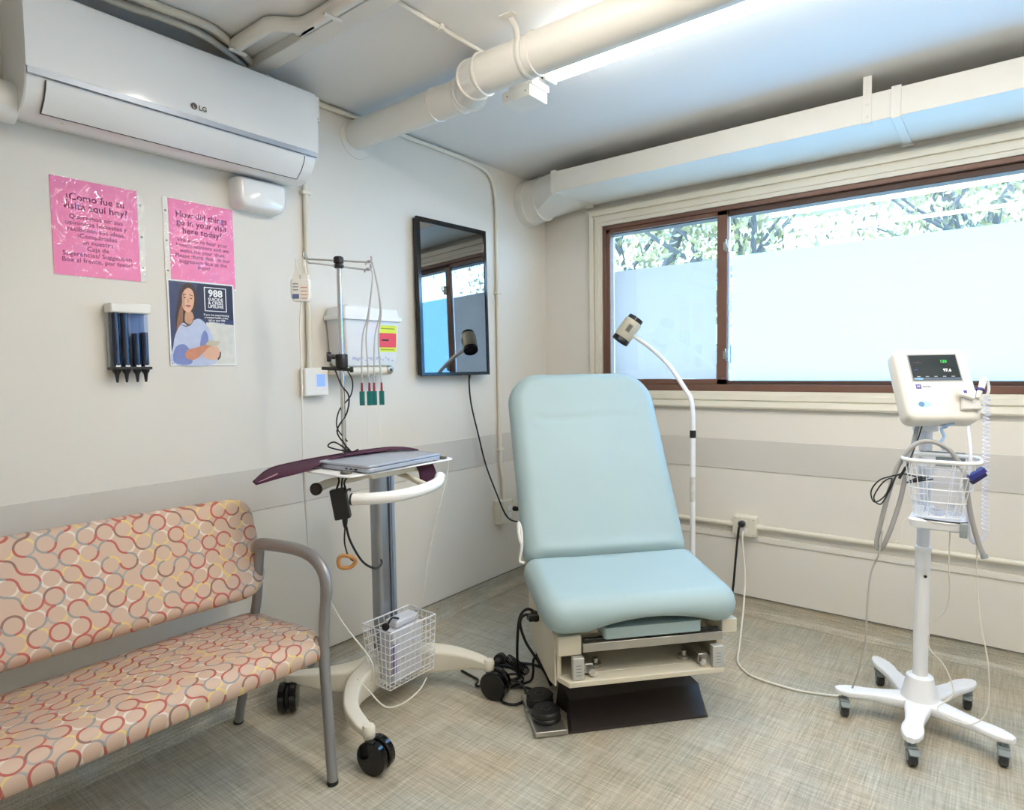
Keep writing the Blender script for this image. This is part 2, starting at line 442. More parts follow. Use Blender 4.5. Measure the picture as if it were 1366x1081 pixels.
def frosted(name, col, dens):
    """frosting film: scatters daylight through, hides the view"""
    m = bpy.data.materials.new(name); m.use_nodes = True; nt = m.node_tree; nt.nodes.clear()
    out = nd(nt, 'ShaderNodeOutputMaterial')
    tl = nd(nt, 'ShaderNodeBsdfTranslucent'); tl.inputs['Color'].default_value = col
    df = nd(nt, 'ShaderNodeBsdfDiffuse'); df.inputs['Color'].default_value = (0.8, 0.82, 0.85, 1)
    nz = nd(nt, 'ShaderNodeTexNoise'); nz.inputs['Scale'].default_value = 3
    tc = nd(nt, 'ShaderNodeTexCoord'); nt.links.new(tc.outputs['Object'], nz.inputs['Vector'])
    f = mth(nt, 'ADD', mth(nt, 'MULTIPLY', nz.outputs['Fac'], 0.04), dens)
    mx = nd(nt, 'ShaderNodeMixShader'); nt.links.new(f, mx.inputs[0])
    nt.links.new(tl.outputs[0], mx.inputs[1]); nt.links.new(df.outputs[0], mx.inputs[2])
    nt.links.new(mx.outputs[0], out.inputs[0])
    return m
FILM_A = frosted('frosted_film', (0.66, 0.88, 1.0, 1), 0.10)
FILM_B = frosted('frosted_film_double', (0.58, 0.51, 0.48, 1), 0.12)

def lens_material():
    m = bpy.data.materials.new('lit_diffuser_lens'); m.use_nodes = True; nt = m.node_tree; nt.nodes.clear()
    out = nd(nt, 'ShaderNodeOutputMaterial'); em = nd(nt, 'ShaderNodeEmission')
    em.inputs['Color'].default_value = (1.0, 0.945, 0.87, 1); em.inputs['Strength'].default_value = LAMP
    nt.links.new(em.outputs[0], out.inputs[0])
    return m
LENS = lens_material()

# ------------------------------------------------------------------ the room
H = 2.335; RX = 3.35; FY = -4.05
def wall_box(name, *b):
    return struct(MB().box(*b).build(name, WALL, smooth=False))
fl = struct(MB().box(-0.12, RX+.12, FY-.12, 0.14, -0.08, 0).build('floor', FLOOR, smooth=False))
struct(MB().box(-0.12, RX+.12, FY-.12, 0.14, H, H+.08).build('ceiling', CEIL, smooth=False))
wall_box('wall_left', -0.12, 0, FY, 0.14, 0, H)
wall_box('wall_right', RX, RX+.12, FY, 0.14, 0, H)
wall_box('wall_front', -0.12, RX+.12, FY-.12, FY, 0, H)
WX0, WX1, WZ0, WZ1 = 0.397, 3.02, 1.117, 2.040
wb = MB().box(0, WX0, 0, .14, 0, H).box(WX1, RX, 0, .14, 0, H).box(WX0, WX1, 0, .14, 0, WZ0).box(WX0, WX1, 0, .14, WZ1, H)
struct(wb.build('wall_back', WALL, smooth=False))
# grey band
struct(MB().box(0, .004, FY, -0.004, .727, .885).build('trim_1', BAND, bevel=.0012))
struct(MB().box(0.004, RX, -.004, 0, .724, .876).build('trim_2', BAND, bevel=.0012))
# ledge strip below the conduit on the window wall, lower panel proud of the wall
struct(MB().box(0, RX, -.008, 0, .088, .372).box(0, RX, -.014, 0, .372, .400).build('trim_3', WALL, bevel=.002))
# coved skirting of the floor vinyl
def cove(name, horizontal):
    prof = [(0, 0.086), (.004, .086), (.005, .05), (.009, .025), (.02, .009), (.04, .002), (.04, 0), (0, 0)]
    mb = MB()
    if horizontal: mb.loft([[(x, -d, z) for d, z in prof] for x in (0.004, RX)])
    else: mb.loft([[(d, y, z) for d, z in prof] for y in (FY, -.004)])
    return struct(mb.build(name, FLOOR, ang=60))
cove('baseboard_left', False); cove('baseboard_back', True)
struct(MB().box(.004, .007, FY, -.01, .086, .090).build('trim_5', mat('vinyl_edge', rgb(120, 116, 108), rough=.5)))
struct(MB().box(.01, RX, -.011, -.008, .086, .090).build('trim_6', MATS['vinyl_edge']))

# ---- window casing: stepped moulding, one piece a side
cas = bpy.data.objects.new('trim_7', None); COL.objects.link(cas); struct(cas); cas.location = (1.7, 0, 1.05); OFF['trim_7'] = Vector(cas.location)
def casing(horizontal, inner, outer, a, b):
    s = 1 if outer > inner else -1
    Wd = abs(outer-inner)
    prof = [(0, 0), (0, -.014), (.20, -.014), (.22, -.020), (.50, -.020), (.53, -.012), (.58, -.012), (.60, -.026), (.88, -.030), (.97, -.026), (1, -.018), (1, 0)]
    rings = []
    for t, end in ((0, a), (1, b)):
        ring = []
        for k, d in prof:
            q = inner + s*k*Wd
            e = end + (1 if t else -1)*k*Wd
            ring.append((e, d, q) if horizontal else (q, d, e))
        rings.append(ring)
    MB().loft(rings).build('casing_board', CREAM, cas, ang=30)
casing(True, WZ1, WZ1+.10, WX0, WX1); casing(True, WZ0, WZ0-.085, WX0, WX1)
casing(False, WX0, WX0-.08, WZ0, WZ1); casing(False, WX1, WX1+.08, WZ0, WZ1)

# ---- window
win = bpy.data.objects.new('window_1', None); COL.objects.link(win); struct(win); win.location = (1.7, .05, WZ0); OFF['window_1'] = Vector(win.location)
MX0, MX1 = 1.053, 1.104
MB().box(WX0, WX1, -.004, .09, WZ1-.022, WZ1).build('frame_head', BROWN, win, bevel=.003)
MB().box(WX0, WX1, .02, .088, WZ1-.050, WZ1-.0225).build('head_track', BROWN_D, win, bevel=.002)
MB().box(WX0, WX1, -.006, .09, WZ0, WZ0+.034).build('frame_sill', BROWN, win, bevel=.003)
MB().box(WX0, WX1, .012, .088, WZ0+.0345, WZ0+.052).build('sill_track', BROWN_D, win, bevel=.002)
MB().box(WX0, WX0+.022, -.004, .09, WZ0+.0345, WZ1-.0225).build('frame_jamb', BROWN, win, bevel=.003)
MB().box(WX1-.022, WX1, -.004, .09, WZ0+.0345, WZ1-.0225).build('frame_jamb', BROWN, win, bevel=.003)
# left sash (inner track)
SX0, SX1, SZ0, SZ1 = WX0+.0225, MX1, WZ0+.035, WZ1-.0235
sash = MB().box(SX0, SX0+.024, -.001, .019, SZ0, SZ1).box(MX0, MX1, -.001, .019, SZ0, SZ1).box(SX0, SX1, -.001, .019, SZ0, SZ0+.026).box(SX0, SX1, -.001, .019, SZ1-.022, SZ1)
sash.build('sliding_sash', BROWN, win, bevel=.002)
MB().box(SX0+.024, MX0, .008, .012, SZ0+.026, SZ1-.022).build('glass_pane', GLASS, win, smooth=False)
MB().box(SX0+.044, MX0-.008, .0128, .0135, SZ0+.027, 1.782).build('frosted_film', FILM_B, win, smooth=False)
tag(win.children[-1], 'blue-grey frosted film on the lower left pane')
MB().box(MX1+.001, WX1-.0225, .040, .044, WZ0+.0525, WZ1-.0505).build('glass_pane', GLASS, win, smooth=False)
MB().box(MX1+.008, WX1-.026, .0448, .0455, WZ0+.053, 1.795).build('frosted_film', FILM_A, win, smooth=False)
MB().box(MX1-.008, MX1+.004, .022, .038, WZ0+.0525, WZ1-.051).build('meeting_stile', mat('white_weatherstrip', rgb(222, 226, 232), rough=.5), win)
for z in (1.30, 1.84):
    lt = MB().box(MX1-.003, MX1+.012, -.016, .0, z-.03, z+.03).box(MX1-.016, MX1+.004, -.012, -.001, z-.02, z+.02).tube([(MX1+.008, -.018, z-.012), (MX1+.006, -.034, z+.01), (MX1+.004, -.03, z+.03)], .004, 8)
    lt.build('latch', STEEL, win, bevel=.002)

# ------------------------------------------------------------------ outside
GRASS = mat('outdoor_ground', rgb(150, 150, 140), rough=.9, var=.1, scale=1)
struct(MB().box(-30, 35, .2, 40, -1.3, -1.2).build('ground', GRASS, smooth=False))
BARK = mat('tree_bark', rgb(84, 76, 70), rough=.9, var=.2, scale=12, bump=.4, bscale=25)
def leafmat(name, c1, c2):
    m = bpy.data.materials.new(name); m.use_nodes = True; nt = m.node_tree; p = nt.nodes['Principled BSDF']; p.inputs['Roughness'].default_value = .6
    g = nd(nt, 'ShaderNodeNewGeometry'); rp = nd(nt, 'ShaderNodeValToRGB'); rp.color_ramp.elements[0].color = c1; rp.color_ramp.elements[1].color = c2
    nt.links.new(g.outputs['Random Per Island'], rp.inputs['Fac']); nt.links.new(rp.outputs['Color'], p.inputs['Base Color'])
    return m
LEAF = leafmat('tree_leaves', rgb(96, 88, 60), rgb(164, 146, 92))
LEAF2 = leafmat('autumn_leaves', rgb(112, 96, 60), rgb(190, 150, 92))
def tree(label, x, y, h, lean, crown_r, nleaf, lm, seed):
    rnd = random.Random(seed)
    t = thing('street_tree', label, 'tree', (x, y, -1.2))
    mb = MB(); tips = []
    def limb(p, d, L, r, lev):
        pts = [p]; q = p.copy(); dd = d.copy()
        for i in range(4):
            dd = (dd + Vector((rnd.uniform(-.22, .22), rnd.uniform(-.22, .22), rnd.uniform(-.05, .15)))).normalized()
            q = q + dd*L/4; pts.append(q.copy())
        mb.tube(pts, [r*(1-.12*i) for i in range(5)], 7)
        if lev == 0: tips.append((q, dd)); return
        for k in range(3 if lev > 1 else 4):
            a = rnd.uniform(0, 2*PI); nd_ = (dd*.75 + Vector((math.cos(a), math.sin(a), rnd.uniform(-.15, .4)))*.75).normalized()
            limb(pts[rnd.choice((2, 3, 4))], nd_, L*.72, r*.55, lev-1)
            tips.append((pts[3], dd))
    limb(Vector((x, y, -1.2)), Vector((lean, 0, 1)).normalized(), h*.55, .17, 3)
    mb.build('trunk', BARK, t)
    lf = MB()
    for i in range(nleaf):
        p, d = rnd.choice(tips)
        c = p + Vector((rnd.gauss(0, 1), rnd.gauss(0, 1), rnd.gauss(0, 1)))*crown_r
        R_ = Euler((rnd.uniform(0, 6.3), rnd.uniform(0, 6.3), rnd.uniform(0, 6.3))).to_matrix(); s = rnd.uniform(.03, .06)
        lf.add([c + R_ @ Vector((s*1.5, 0, 0)), c + R_ @ Vector((0, s*.6, s*.15)), c + R_ @ Vector((-s*1.3, 0, 0)), c + R_ @ Vector((0, -s*.6, s*.15))], [(0, 1, 2, 3)])
    o = lf.build('foliage', lm, t, smooth=False, recalc=False); o['kind'] = 'stuff'
tree('leaning street tree with forked trunk seen through the narrow left pane', -1.32, 4.6, 6.0, .10, .42, 6500, LEAF, 3)
tree('green street tree beyond the middle of the wide window pane', 1.9, 9.0, 7.2, -.05, .55, 7500, LEAF, 11)
tree('autumn tinted street tree outside the far right of the window', 6.0, 7.0, 6.2, .05, .5, 7000, LEAF2, 21)
bd = thing('apartment_building', 'pale apartment building beyond the street trees', 'building', (3, 17, -1.2))
BW = mat('pale_render', rgb(226, 222, 214), rough=.8, var=.05, scale=1)
MB().box(-9, 15, 17, 23, -1.2, 5.6).build('wall', BW, bd)
PANE = mat('dark_window_pane', rgb(96, 116, 138), rough=.1, var=.1, scale=1)
for fz in (.4, 3.2):
    for k in range(11):
        x = -8 + k*2.1
        fr = MB().box(x, x+1.2, 16.94, 17.0, fz, fz+1.5).build('window', WHITEP, bd)
        MB().box(x+.08, x+1.12, 16.92, 16.945, fz+.08, fz+1.42).build('pane', PANE, fr)
MB().box(-9.3, 15.3, 16.6, 23.2, 5.6, 5.9).build('roof', mat('roof_grey', rgb(150, 140, 134), rough=.8), bd)

# ------------------------------------------------------------------ ceiling: strip lights, ducts, conduits
def strip_light(label, x0, x1, y):
    t = thing('strip_light', label, 'light', ((x0+x1)/2, y, H), group='ceiling strip lights')
    MB().box(x0-.02, x1+.02, y-.036, y+.036, H-.062, H).build('housing', WHITEP, t, bevel=.004)
    prof = [(-.033, 0), (-.031, -.010), (-.021, -.018), (0, -.020), (.021, -.018), (.031, -.010), (.033, 0)]
    MB().loft([[(x, y+a, H-.0625+b) for a, b in prof] for x in (x0, x1)]).build('diffuser', LENS, t, ang=60)
    for x, s in ((x0, -1), (x1, 1)):
        MB().box(x+s*.0008, x+s*.012, y-.036, y+.036, H-.085, H-.0622).build('end_cap', WHITEP, t, bevel=.003)
    return t
strip_light('lit strip light running along the ceiling beside the round duct', .93, 3.2, -1.285)
strip_light('lit strip light behind the viewer seen mirrored in the window glass', .90, 3.2, -2.04)

jb = thing('ceiling_junction_box', 'white metal box with black knockout at the end of the strip light', 'junction box', (.85, -1.30, H))
MB().box(.800, .905, -1.365, -1.262, 2.225, H).build('box', WHITEP, jb, bevel=.003)
MB().box(.775, .900, -1.372, -1.268, 2.185, 2.2245).build('cover', WHITEP, jb, bevel=.003)
MB().lathe((.905, -1.305, 2.272), [(.013, 0), (.013, .002)], 16, (1, 0, 0)).build('knockout', BLACK, jb)
MB().lathe((.870, -1.366, 2.272), [(.013, 0), (.013, .002)], 16, (0, -1, 0)).build('knockout', BLACK, jb)
for x in (.80, .88):
    MB().lathe((x, -1.3725, 2.205), [(.004, 0), (.003, .002)], 10, (0, -1, 0)).build('screw', STEEL, jb)

# round duct with offset elbow
rd = thing('round_duct', 'white painted round duct with offset elbow below the ceiling', 'duct', (.0, -1.406, H))
A0, A1 = Vector((0, -1.406, 2.249)), Vector((.615, -1.406, 2.249))
B0, B1 = Vector((.80, -1.495, 2.240)), Vector((RX, -1.495, 2.240))
MB().tube([A0, A1], .0585, 28).build('pipe', DUCTW, rd, ang=50)
MB().tube([B0, B1], .064, 28).build('pipe', DUCTW, rd, ang=50)
g1 = A1 + (B0-A1)*.26 + Vector((0, .014, 0)); g2 = A1 + (B0-A1)*.72 + Vector((0, -.012, 0))
MB().tube([A1, g1, g2, B0], [.0600, .0625, .0645, .0650], 28, cap=True).build('elbow', DUCTW, rd, ang=12)
for p, d, r in ((A1, Vector((1,0,0)), .0605), (g1, (g2-A1), .0650), (g2, (B0-g1), .0665), (B0, Vector((1,0,0)), .0660), (Vector((.49, -1.406, 2.249)), Vector((1,0,0)), .0593), (Vector((1.02, -1.495, 2.24)), Vector((1,0,0)), .0648)):
    d = d.normalized()
    MB().lathe(p - d*.004, [(r, 0), (r+.0035, .002), (r+.0035, .006), (r, .008)], 28, d).build('bead', DUCTW, rd)
# strap hanging the duct
sp_ = []
for k in range(13):
    a = rad(200 - k*(220/12)); sp_.append((0, math.cos(a), math.sin(a)))
ring = [(.985, -1.495 + .0655*math.cos(rad(a)), 2.240 + .0655*math.sin(rad(a))) for a in range(150, 391, 15)]
ring = [(.975, -1.575, H-.001), (.985, -1.560, H-.03)] + ring + [(.985, -1.43, H-.02), (.985, -1.425, H-.001)]
st = MB(); 
L1 = [Vector(p)+Vector((-.011, 0, 0)) for p in ring]; L2 = [Vector(p)+Vector((.011, 0, 0)) for p in ring]
st.grid(lambda u, v: (L1 if v < .5 else L2)[int(round(u*(len(ring)-1)))], len(ring)-1, 1)
st.build('hanger_strap', DUCTW, rd, solid=.002)
MB().box(.95, 1.0, -1.60, -1.57, H-.003, H).build('strap_foot', DUCTW, rd, bevel=.001)
# wall escutcheon
MB().lathe((0, -1.40, 2.235), [(.083, 0), (.083, .002), (.081, .004), (.06, .005)], 36, (1, 0, 0)).build('wall_collar', WALL, rd)

# flat duct along the window wall, round end at the left wall
fd = thing('flat_duct', 'white rectangular duct running above the window along the wall', 'duct', (.0, -.2, H))
DY0, DY1, DZ0, DZ1 = -.390, -.012, 2.164, 2.268
def ring_round(x, cy, cz, r, n=32): return [(x, cy + r*math.cos(2*PI*k/n), cz + r*math.sin(2*PI*k/n)) for k in range(n)]
def ring_rect(x, n=32):
    out = []
    cy, cz = (DY0+DY1)/2, (DZ0+DZ1)/2; hw, hh = (DY1-DY0)/2, (DZ1-DZ0)/2
    for k in range(n):
        a = 2*PI*k/n; c, s = math.cos(a), math.sin(a)
        f = 1/max(abs(c), abs(s)); out.append((x, cy + hw*c*f, cz + hh*s*f))
    return out
MB().box(.335, RX, DY0, DY1, DZ0, DZ1).build('rectangular_section', DUCTW, fd, bevel=.002)
MB().loft([ring_round(.13, -.185, 2.205, .118), ring_rect(.334)]).build('transition', DUCTW, fd, ang=30)
MB().loft([ring_round(.0, -.18, 2.195, .128), ring_round(.05, -.18, 2.197, .128), ring_round(.052, -.18, 2.197, .121), ring_round(.13, -.185, 2.205, .119)]).build('round_collar', DUCTW, fd, ang=30)
MB().lathe((.126, -.185, 2.205), [(.119, 0), (.124, .002), (.124, .008), (.119, .010)], 32, (1, 0, 0)).build('bead', DUCTW, fd)
for x in (.33, 1.865):
    b = MB()
    for (y0, y1, z0, z1) in ((DY0-.006, DY0, DZ0-.006, DZ1+.006), (DY0, DY1, DZ0-.006, DZ0), (DY0, DY1, DZ1, DZ1+.006)):
        b.box(x-.016, x+.016, y0, y1, z0, z1)
    b.build('joint_cleat', DUCTW, fd, bevel=.0015)
    MB().box(x-.02, x+.02, DY1-.02, DY1-.004, DZ0-.014, DZ0-.0062).build('cleat_tab', DUCTW, fd, bevel=.001)
hs = MB().box(1.755, 1.785, DY0-.0035, DY0-.0005, DZ0-.004, H).box(1.755, 1.785, DY0-.0035, DY0+.05, DZ0-.0035, DZ0-.0005)
hs.build('hanger_strap', DUCTW, fd, bevel=.001)
for z in (2.23, 2.185):
    MB().lathe((1.77, DY0-.0035, z), [(.005, 0), (.004, .003)], 10, (0, -1, 0)).build('screw', DUCTW, fd)

# ceiling batten and offset pipe by the air conditioner
bt = MB().box(.012, RX, -1.945, -1.885, H-.034, H)
struct(bt.build('trim_4', mat('ceiling_batten_paint', rgb(222, 218, 208), rough=.5, var=.02), bevel=.002))
pts = smooth_path([(.20, -2.045, 2.312), (.36, -2.045, 2.312), (.41, -2.04, 2.312), (.47, -1.985, 2.312), (.53, -1.972, 2.312), (.7, -1.972, 2.312), (RX, -1.972, 2.312)], 5)
op = thing('ceiling_pipe', 'white pipe with an offset bend beside the ceiling batten', 'pipe', (.4, -2.0, H))
MB().tube(pts, .022, 14).build('pipe', DUCTW, op)
for p in ((.215, -2.045), (.62, -1.972)):
    MB().box(p[0]-.008, p[0]+.008, p[1]-.03, p[1]+.03, 2.286, 2.2905).build('clip', DUCTW, op, bevel=.001)
    for s in (-1, 1): MB().lathe((p[0], p[1]+s*.026, 2.290), [(.004, 0), (.003, -.006)], 8).build('screw', DUCTW, op)
# thin raceway on the ceiling
rc = thing('ceiling_raceway', 'thin white cable raceway clipped to the ceiling near the duct elbow', 'raceway', (.775, -1.66, H))
MB().tube([(.775, -1.884, H-.008), (.775, -1.44, H-.008)], .0075, 10).build('tube', DUCTW, rc)
MB().box(.762, .788, -1.685, -1.668, H-.018, H).build('clip', DUCTW, rc, bevel=.002)
# pair of line sets above the air conditioner
for k, (lab, pp, r) in enumerate((('inner grey-painted pipe bending above the air conditioner', [(.165, -3.1, 2.316), (.168, -2.41, 2.316), (.184, -2.29, 2.316), (.185, -2.16, 2.316), (.145, -2.05, 2.316), (.07, -1.91, 2.316), (.04, -1.82, 2.314)], .012),
                                 ('outer grey-painted pipe bending above the air conditioner', [(.22, -3.1, 2.32), (.228, -2.34, 2.32), (.236, -2.23, 2.32), (.232, -2.13, 2.32), (.165, -2.01, 2.32), (.085, -1.885, 2.318), (.05, -1.80, 2.316)], .013))):
    tag(MB().tube(smooth_path(pp, 6), r, 12).build('conduit_pipe', mat('conduit_paint', rgb(200, 194, 180), rough=.45, var=.03)), lab, 'pipe')
# conduit from the ceiling edge down to the wall outlet
cd = thing('wall_conduit', 'painted conduit bending from the ceiling down the wall beside the television', 'conduit', (.015, -.48, .52))
MB().tube(smooth_path([(.014, -1.80, 2.318), (.014, -1.2, 2.318), (.014, -.80, 2.316), (.014, -.62, 2.308), (.014, -.525, 2.272), (.014, -.487, 2.18), (.014, -.480, 2.0), (.014, -.480, 1.2), (.014, -.480, .84), (.014, -.474, .70), (.018, -.462, .62), (.022, -.462, .515)], 6), .0105, 12).build('tube', CREAM, cd)
for z in (1.66, .80):
    MB().box(0, .03, -.500, -.462, z-.007, z+.007).build('strap', CREAM, cd, bevel=.002)

# outlet boxes
def outlet_box(label, face, u, z):
    if face == 'L':
        t = thing('outlet_box', label, 'outlet', (0, u, z-.075))
        f = lambda a, b, h: (h, u+a, z+b)
    else:
        t = thing('outlet_box', label, 'outlet', (u, 0, z-.05))
        f = lambda a, b, h: (u+a, -h, z+b)
    w, hh = (.056, .066) if face == 'L' else (.057, .050)
    MB().loft([[f(a, b, h) for a, b in rrect(w-i, hh-i, .008, 4)] for h, i in ((0, 0), (.042, 0), (.046, .004))]).build('box', CREAM, t, ang=35)
    MB().loft([[f(a, b, h) for a, b in rrect(w-.004, hh-.004, .008, 4)] for h in (.0465, .050)]).build('cover_plate', CREAM, t)
    for a in (-1, 1):
        for b in (-1, 1):
            MB().loft([[f(a*(w-.012)+.003*math.cos(q*PI/4), b*(hh-.012)+.003*math.sin(q*PI/4), h) for q in range(8)] for h in (.050, .052)]).build('screw', STEEL, t)
    for b in (-.02, .02):
        MB().loft([[f(a_+(.02 if face == 'L' else 0), b_+b, h) for a_, b_ in rrect(.016, .014, .006, 4)] for h in (.050, .0525)]).build('socket', WHITEP, t, ang=35)
    return t
outlet_box('surface outlet box on the left wall below the television', 'L', -.468, .450)
outlet_box('surface outlet box on the wall under the window', 'B', 1.212, .449)
cw = thing('wall_conduit', 'painted conduit running horizontally under the window either side of the outlet', 'conduit', (1.7, -.02, .45))
MB().tube([(.0, -.022, .448), (1.154, -.022, .448)], .012, 12).build('tube', CREAM, cw)
MB().tube([(1.27, -.022, .449), (RX, -.022, .453)], .012, 12).build('tube', CREAM, cw)
MB().tube([(1.266, -.022, .449), (1.30, -.022, .449)], .0155, 12).build('coupling', CREAM, cw)
MB().tube([(1.125, -.022, .448), (1.158, -.022, .448)], .0155, 12).build('coupling', CREAM, cw)

# ------------------------------------------------------------------ air conditioner
AY0, AY1 = -2.615, -1.742
ac = thing('air_conditioner', 'white split air conditioner mounted high on the left wall', 'air conditioner', (0, (AY0+AY1)/2, 1.945))
body = [(0, 1.963), (.06, 1.950), (.105, 1.948), (.140, 1.958), (.168, 1.980), (.186, 2.008), (.193, 2.034), (.196, 2.05), (.196, 2.235), (.170, 2.262), (0, 2.266)]
MB().loft([[(x, y, z) for x, z in body] for y in (AY0, AY1)]).build('body', WHITEG, ac, ang=30, bevel=.004)
fp = [(.1975, 2.044), (.206, 2.044), (.214, 2.10), (.214, 2.18), (.206, 2.236), (.185, 2.262), (.1975, 2.235)]
fp = [(.1965, 2.046), (.206, 2.046), (.2085, 2.10), (.2085, 2.19), (.205, 2.238), (.196, 2.258), (.185, 2.266), (.1965, 2.24)]
MB().loft([[(x, y, z) for x, z in fp] for y in (AY0-.001, AY1+.001)]).build('front_panel', WHITEG, ac, ang=28)
MB().loft([[(x, y, z) for x, z in ((.1935, 2.030), (.2055, 2.030), (.2065, 2.0455), (.1965, 2.0455))] for y in (AY0+.002, AY1-.002)]).build('silver_trim', mat('satin_silver', rgb(176, 182, 190), rough=.42, metal=.5), ac)
lv = [(.1935, 2.026), (.1965, 2.026), (.1905, 2.006), (.172, 1.979), (.142, 1.954), (.139, 1.958), (.167, 1.982), (.1855, 2.009)]
MB().loft([[(x+.001, y, z-.001) for x, z in lv] for y in (AY0+.045, AY1-.052)]).build('louver', WHITEG, ac, ang=50)
GAP = mat('dark_gap', rgb(60, 62, 68), rough=.6, var=0)
for y in (AY0+.0435, AY1-.0505):
    MB().loft([[(x+.0016, yy, z-.0016) for x, z in lv] for yy in (y-.0012, y+.0012)]).build('louver_gap', GAP, ac, ang=50)
MB().box(.138, .1435, AY0+.043, AY1-.050, 1.9525, 1.9548).build('louver_gap', GAP, ac)
for k in range(6):
    y = AY0 + .10 + k*.13
    if k in (0, 5): MB().lathe((.118, y, 1.9487), [(.004, 0), (.004, -.001)], 10).build('indicator', mat('pale_gold_dot', rgb(208, 188, 140), rough=.4), ac)
lm = Matrix.Translation((.2092, -2.176, 2.066)) @ LWALL
text('logo_lettering', 'LG', .021, lm, mat('logo_grey', rgb(96, 96, 100), rough=.4, var=0), ac, align='LEFT', bold=.0006)
MB().lathe((.2088, -2.190, 2.0735), [(.0098, 0), (.0098, .0012)], 24, (1, 0, 0)).build('logo_disc', mat('logo_maroon', rgb(84, 70, 74), rough=.4, var=0), ac)
fm = Matrix.Translation((.2103, -2.1935, 2.0675)) @ LWALL
text('logo_mark', 'L', .013, fm, WHITE_INK, ac, align='LEFT')

tag(MB().tube([(.07, -3.2, 1.985), (.07, -2.70, 1.985), (.07, -2.612, 1.985)], .054, 24).build('line_cover_pipe', WHITEP, bevel=.0), 'white pipe cover entering the left end of the air conditioner', 'pipe')
jb2 = thing('junction_box', 'small white box at the upper right end of the air conditioner', 'junction box', (0, -1.69, 2.20))
MB().box(.0, .105, -1.738, -1.655, 2.205, 2.300).build('box', WHITEP, jb2, bevel=.004)
MB().lathe((.106, -1.725, 2.29), [(.004, 0), (.003, .002)], 10, (1, 0, 0)).build('screw', STEEL, jb2)
MB().lathe((.106, -1.668, 2.215), [(.004, 0), (.003, .002)], 10, (1, 0, 0)).build('screw', STEEL, jb2)
tag(MB().box(.0, .012, -1.695, -1.675, 2.125, 2.155).build('wall_tag', mat('red_label', rgb(196, 60, 66), rough=.5), bevel=.001), 'tiny red tag on the wall behind the air conditioner end', 'tag')

sb = thing('alarm_box', 'white rounded plastic box on the wall under the air conditioner', 'alarm', (0, -1.88, 1.83))
rings = []
for h, i, dz in ((0, 0, 0), (.045, .002, .002), (.064, .008, .008), (.070, .018, .016)):
    rings.append([(h, -1.882+a, 1.890+b) for a, b in rrect(.098-i, .056-i*.8, [.012, .012, .035, .035], 6)])
MB().loft(rings).build('cover', WHITEG, sb, ang=45)

# conduit + thermostat
tc_ = thing('wall_conduit', 'thin painted conduit dropping from the air conditioner to the thermostat', 'conduit', (.015, -1.672, 1.27))
MB().tube([(.014, -1.668, 2.21), (.014, -1.672, 1.7), (.014, -1.678, 1.262)], .0105, 12).build('tube', CREAM, tc_)
MB().box(.0, .027, -1.69, -1.652, 1.945, 1.958).build('strap', CREAM, tc_, bevel=.002)
th = thing('thermostat', 'white thermostat with a small blue screen on the wall by the pole', 'thermostat', (0, -1.66, 1.15))
MB().box(0, .038, -1.716, -1.606, 1.149, 1.262).build('case', WHITEP, th, bevel=.006, seg=3)
MB().box(.0382, .0395, -1.668, -1.620, 1.172, 1.240).build('bezel', WHITEG, th, bevel=.001)
MB().box(.0396, .0402, -1.664, -1.624, 1.186, 1.236).build('screen', mat('thermostat_lcd', rgb(120, 150, 220), rough=.2, emis=(.25, .38, .9, 1), estr=.5, var=0), th, smooth=False)

# ------------------------------------------------------------------ posters
def pt(y0, z0, dx=0.0):
    return Matrix.Translation((dx, y0, z0)) @ LWALL
def pink_poster(label, y0, y1, z0, z1, strip, title, lines, tilt):
    t = thing('poster', label, 'poster', (0, (y0+y1)/2, z0), group='pink posters in clear sleeves')
    MB().box(.0012, .0022, y0, y1, z0, z1).build('paper', PINK, t, smooth=False)
    s0, s1 = (y1+.001, y1+.018) if strip > 0 else (y0-.018, y0-.001)
    sp2 = MB().box(.0012, .0022, s0, s1, z0, z1).build('binding_strip', mat('sleeve_strip', rgb(228, 224, 216), rough=.3), t, smooth=False)
    for k in range(3):
        z = z0 + (z1-z0)*(.15+.35*k)
        MB().lathe((.0022, (s0+s1)/2, z), [(.0035, 0), (.0035, .0006)], 12, (1, 0, 0)).build('punch_hole', mat('punch_hole', rgb(150, 146, 138), rough=.6), sp2)
    e0, e1 = min(y0, s0)-.002, max(y1, s1)+.002
    def sl(u, v):
        y = e0+(e1-e0)*u; z = z0-.004+(z1-z0+.008)*v
        b = .0035 + .0030*math.sin(9*u+4*v)*math.sin(7*v+2*u+tilt) + .0016*math.sin(23*u-13*v+tilt)
        ed = min(u, 1-u, v, 1-v)*8
        return (.0030 + max(0, b)*min(1, ed), y, z)
    MB().grid(sl, 28, 28).build('clear_sleeve', SLEEVE, t, recalc=False)
    yc = (y0+y1)/2
    text('title_print', title[0], title[1], pt(yc, z1-title[2], .0024), INK, t, space=.92, bold=.0003)
    text('message_print', lines[0], lines[1], pt(yc, z1-lines[2], .0024), INK, t, space=.93)
    return t
pink_poster('pink Spanish-language poster in a clear sleeve, left of the two', -2.520, -2.286, 1.545, 1.832, 1,
            ('¿Como fue su\nvisita aquí hoy?', .029, .062),
            ('Queremos oír sus\nopiniones honestas y\nrecibimos sus ideas.\n¡Compártelas\nen nuestra\nCaja de\nSugerencias/ Suggestion\nBox al frente, por favor!', .0198, .117), .4)
pink_poster('pink English-language poster in a clear sleeve, above the photo poster', -2.190, -1.968, 1.548, 1.831, -1,
            ('How did things\ngo in your visit\nhere today?', .029, .056),
            ('We want to hear your\nhonest opinions and we\nwelcome your ideas.\nPlease share them in our\nsuggestion Box at the\nfront!', .0190, .138), 2.1)

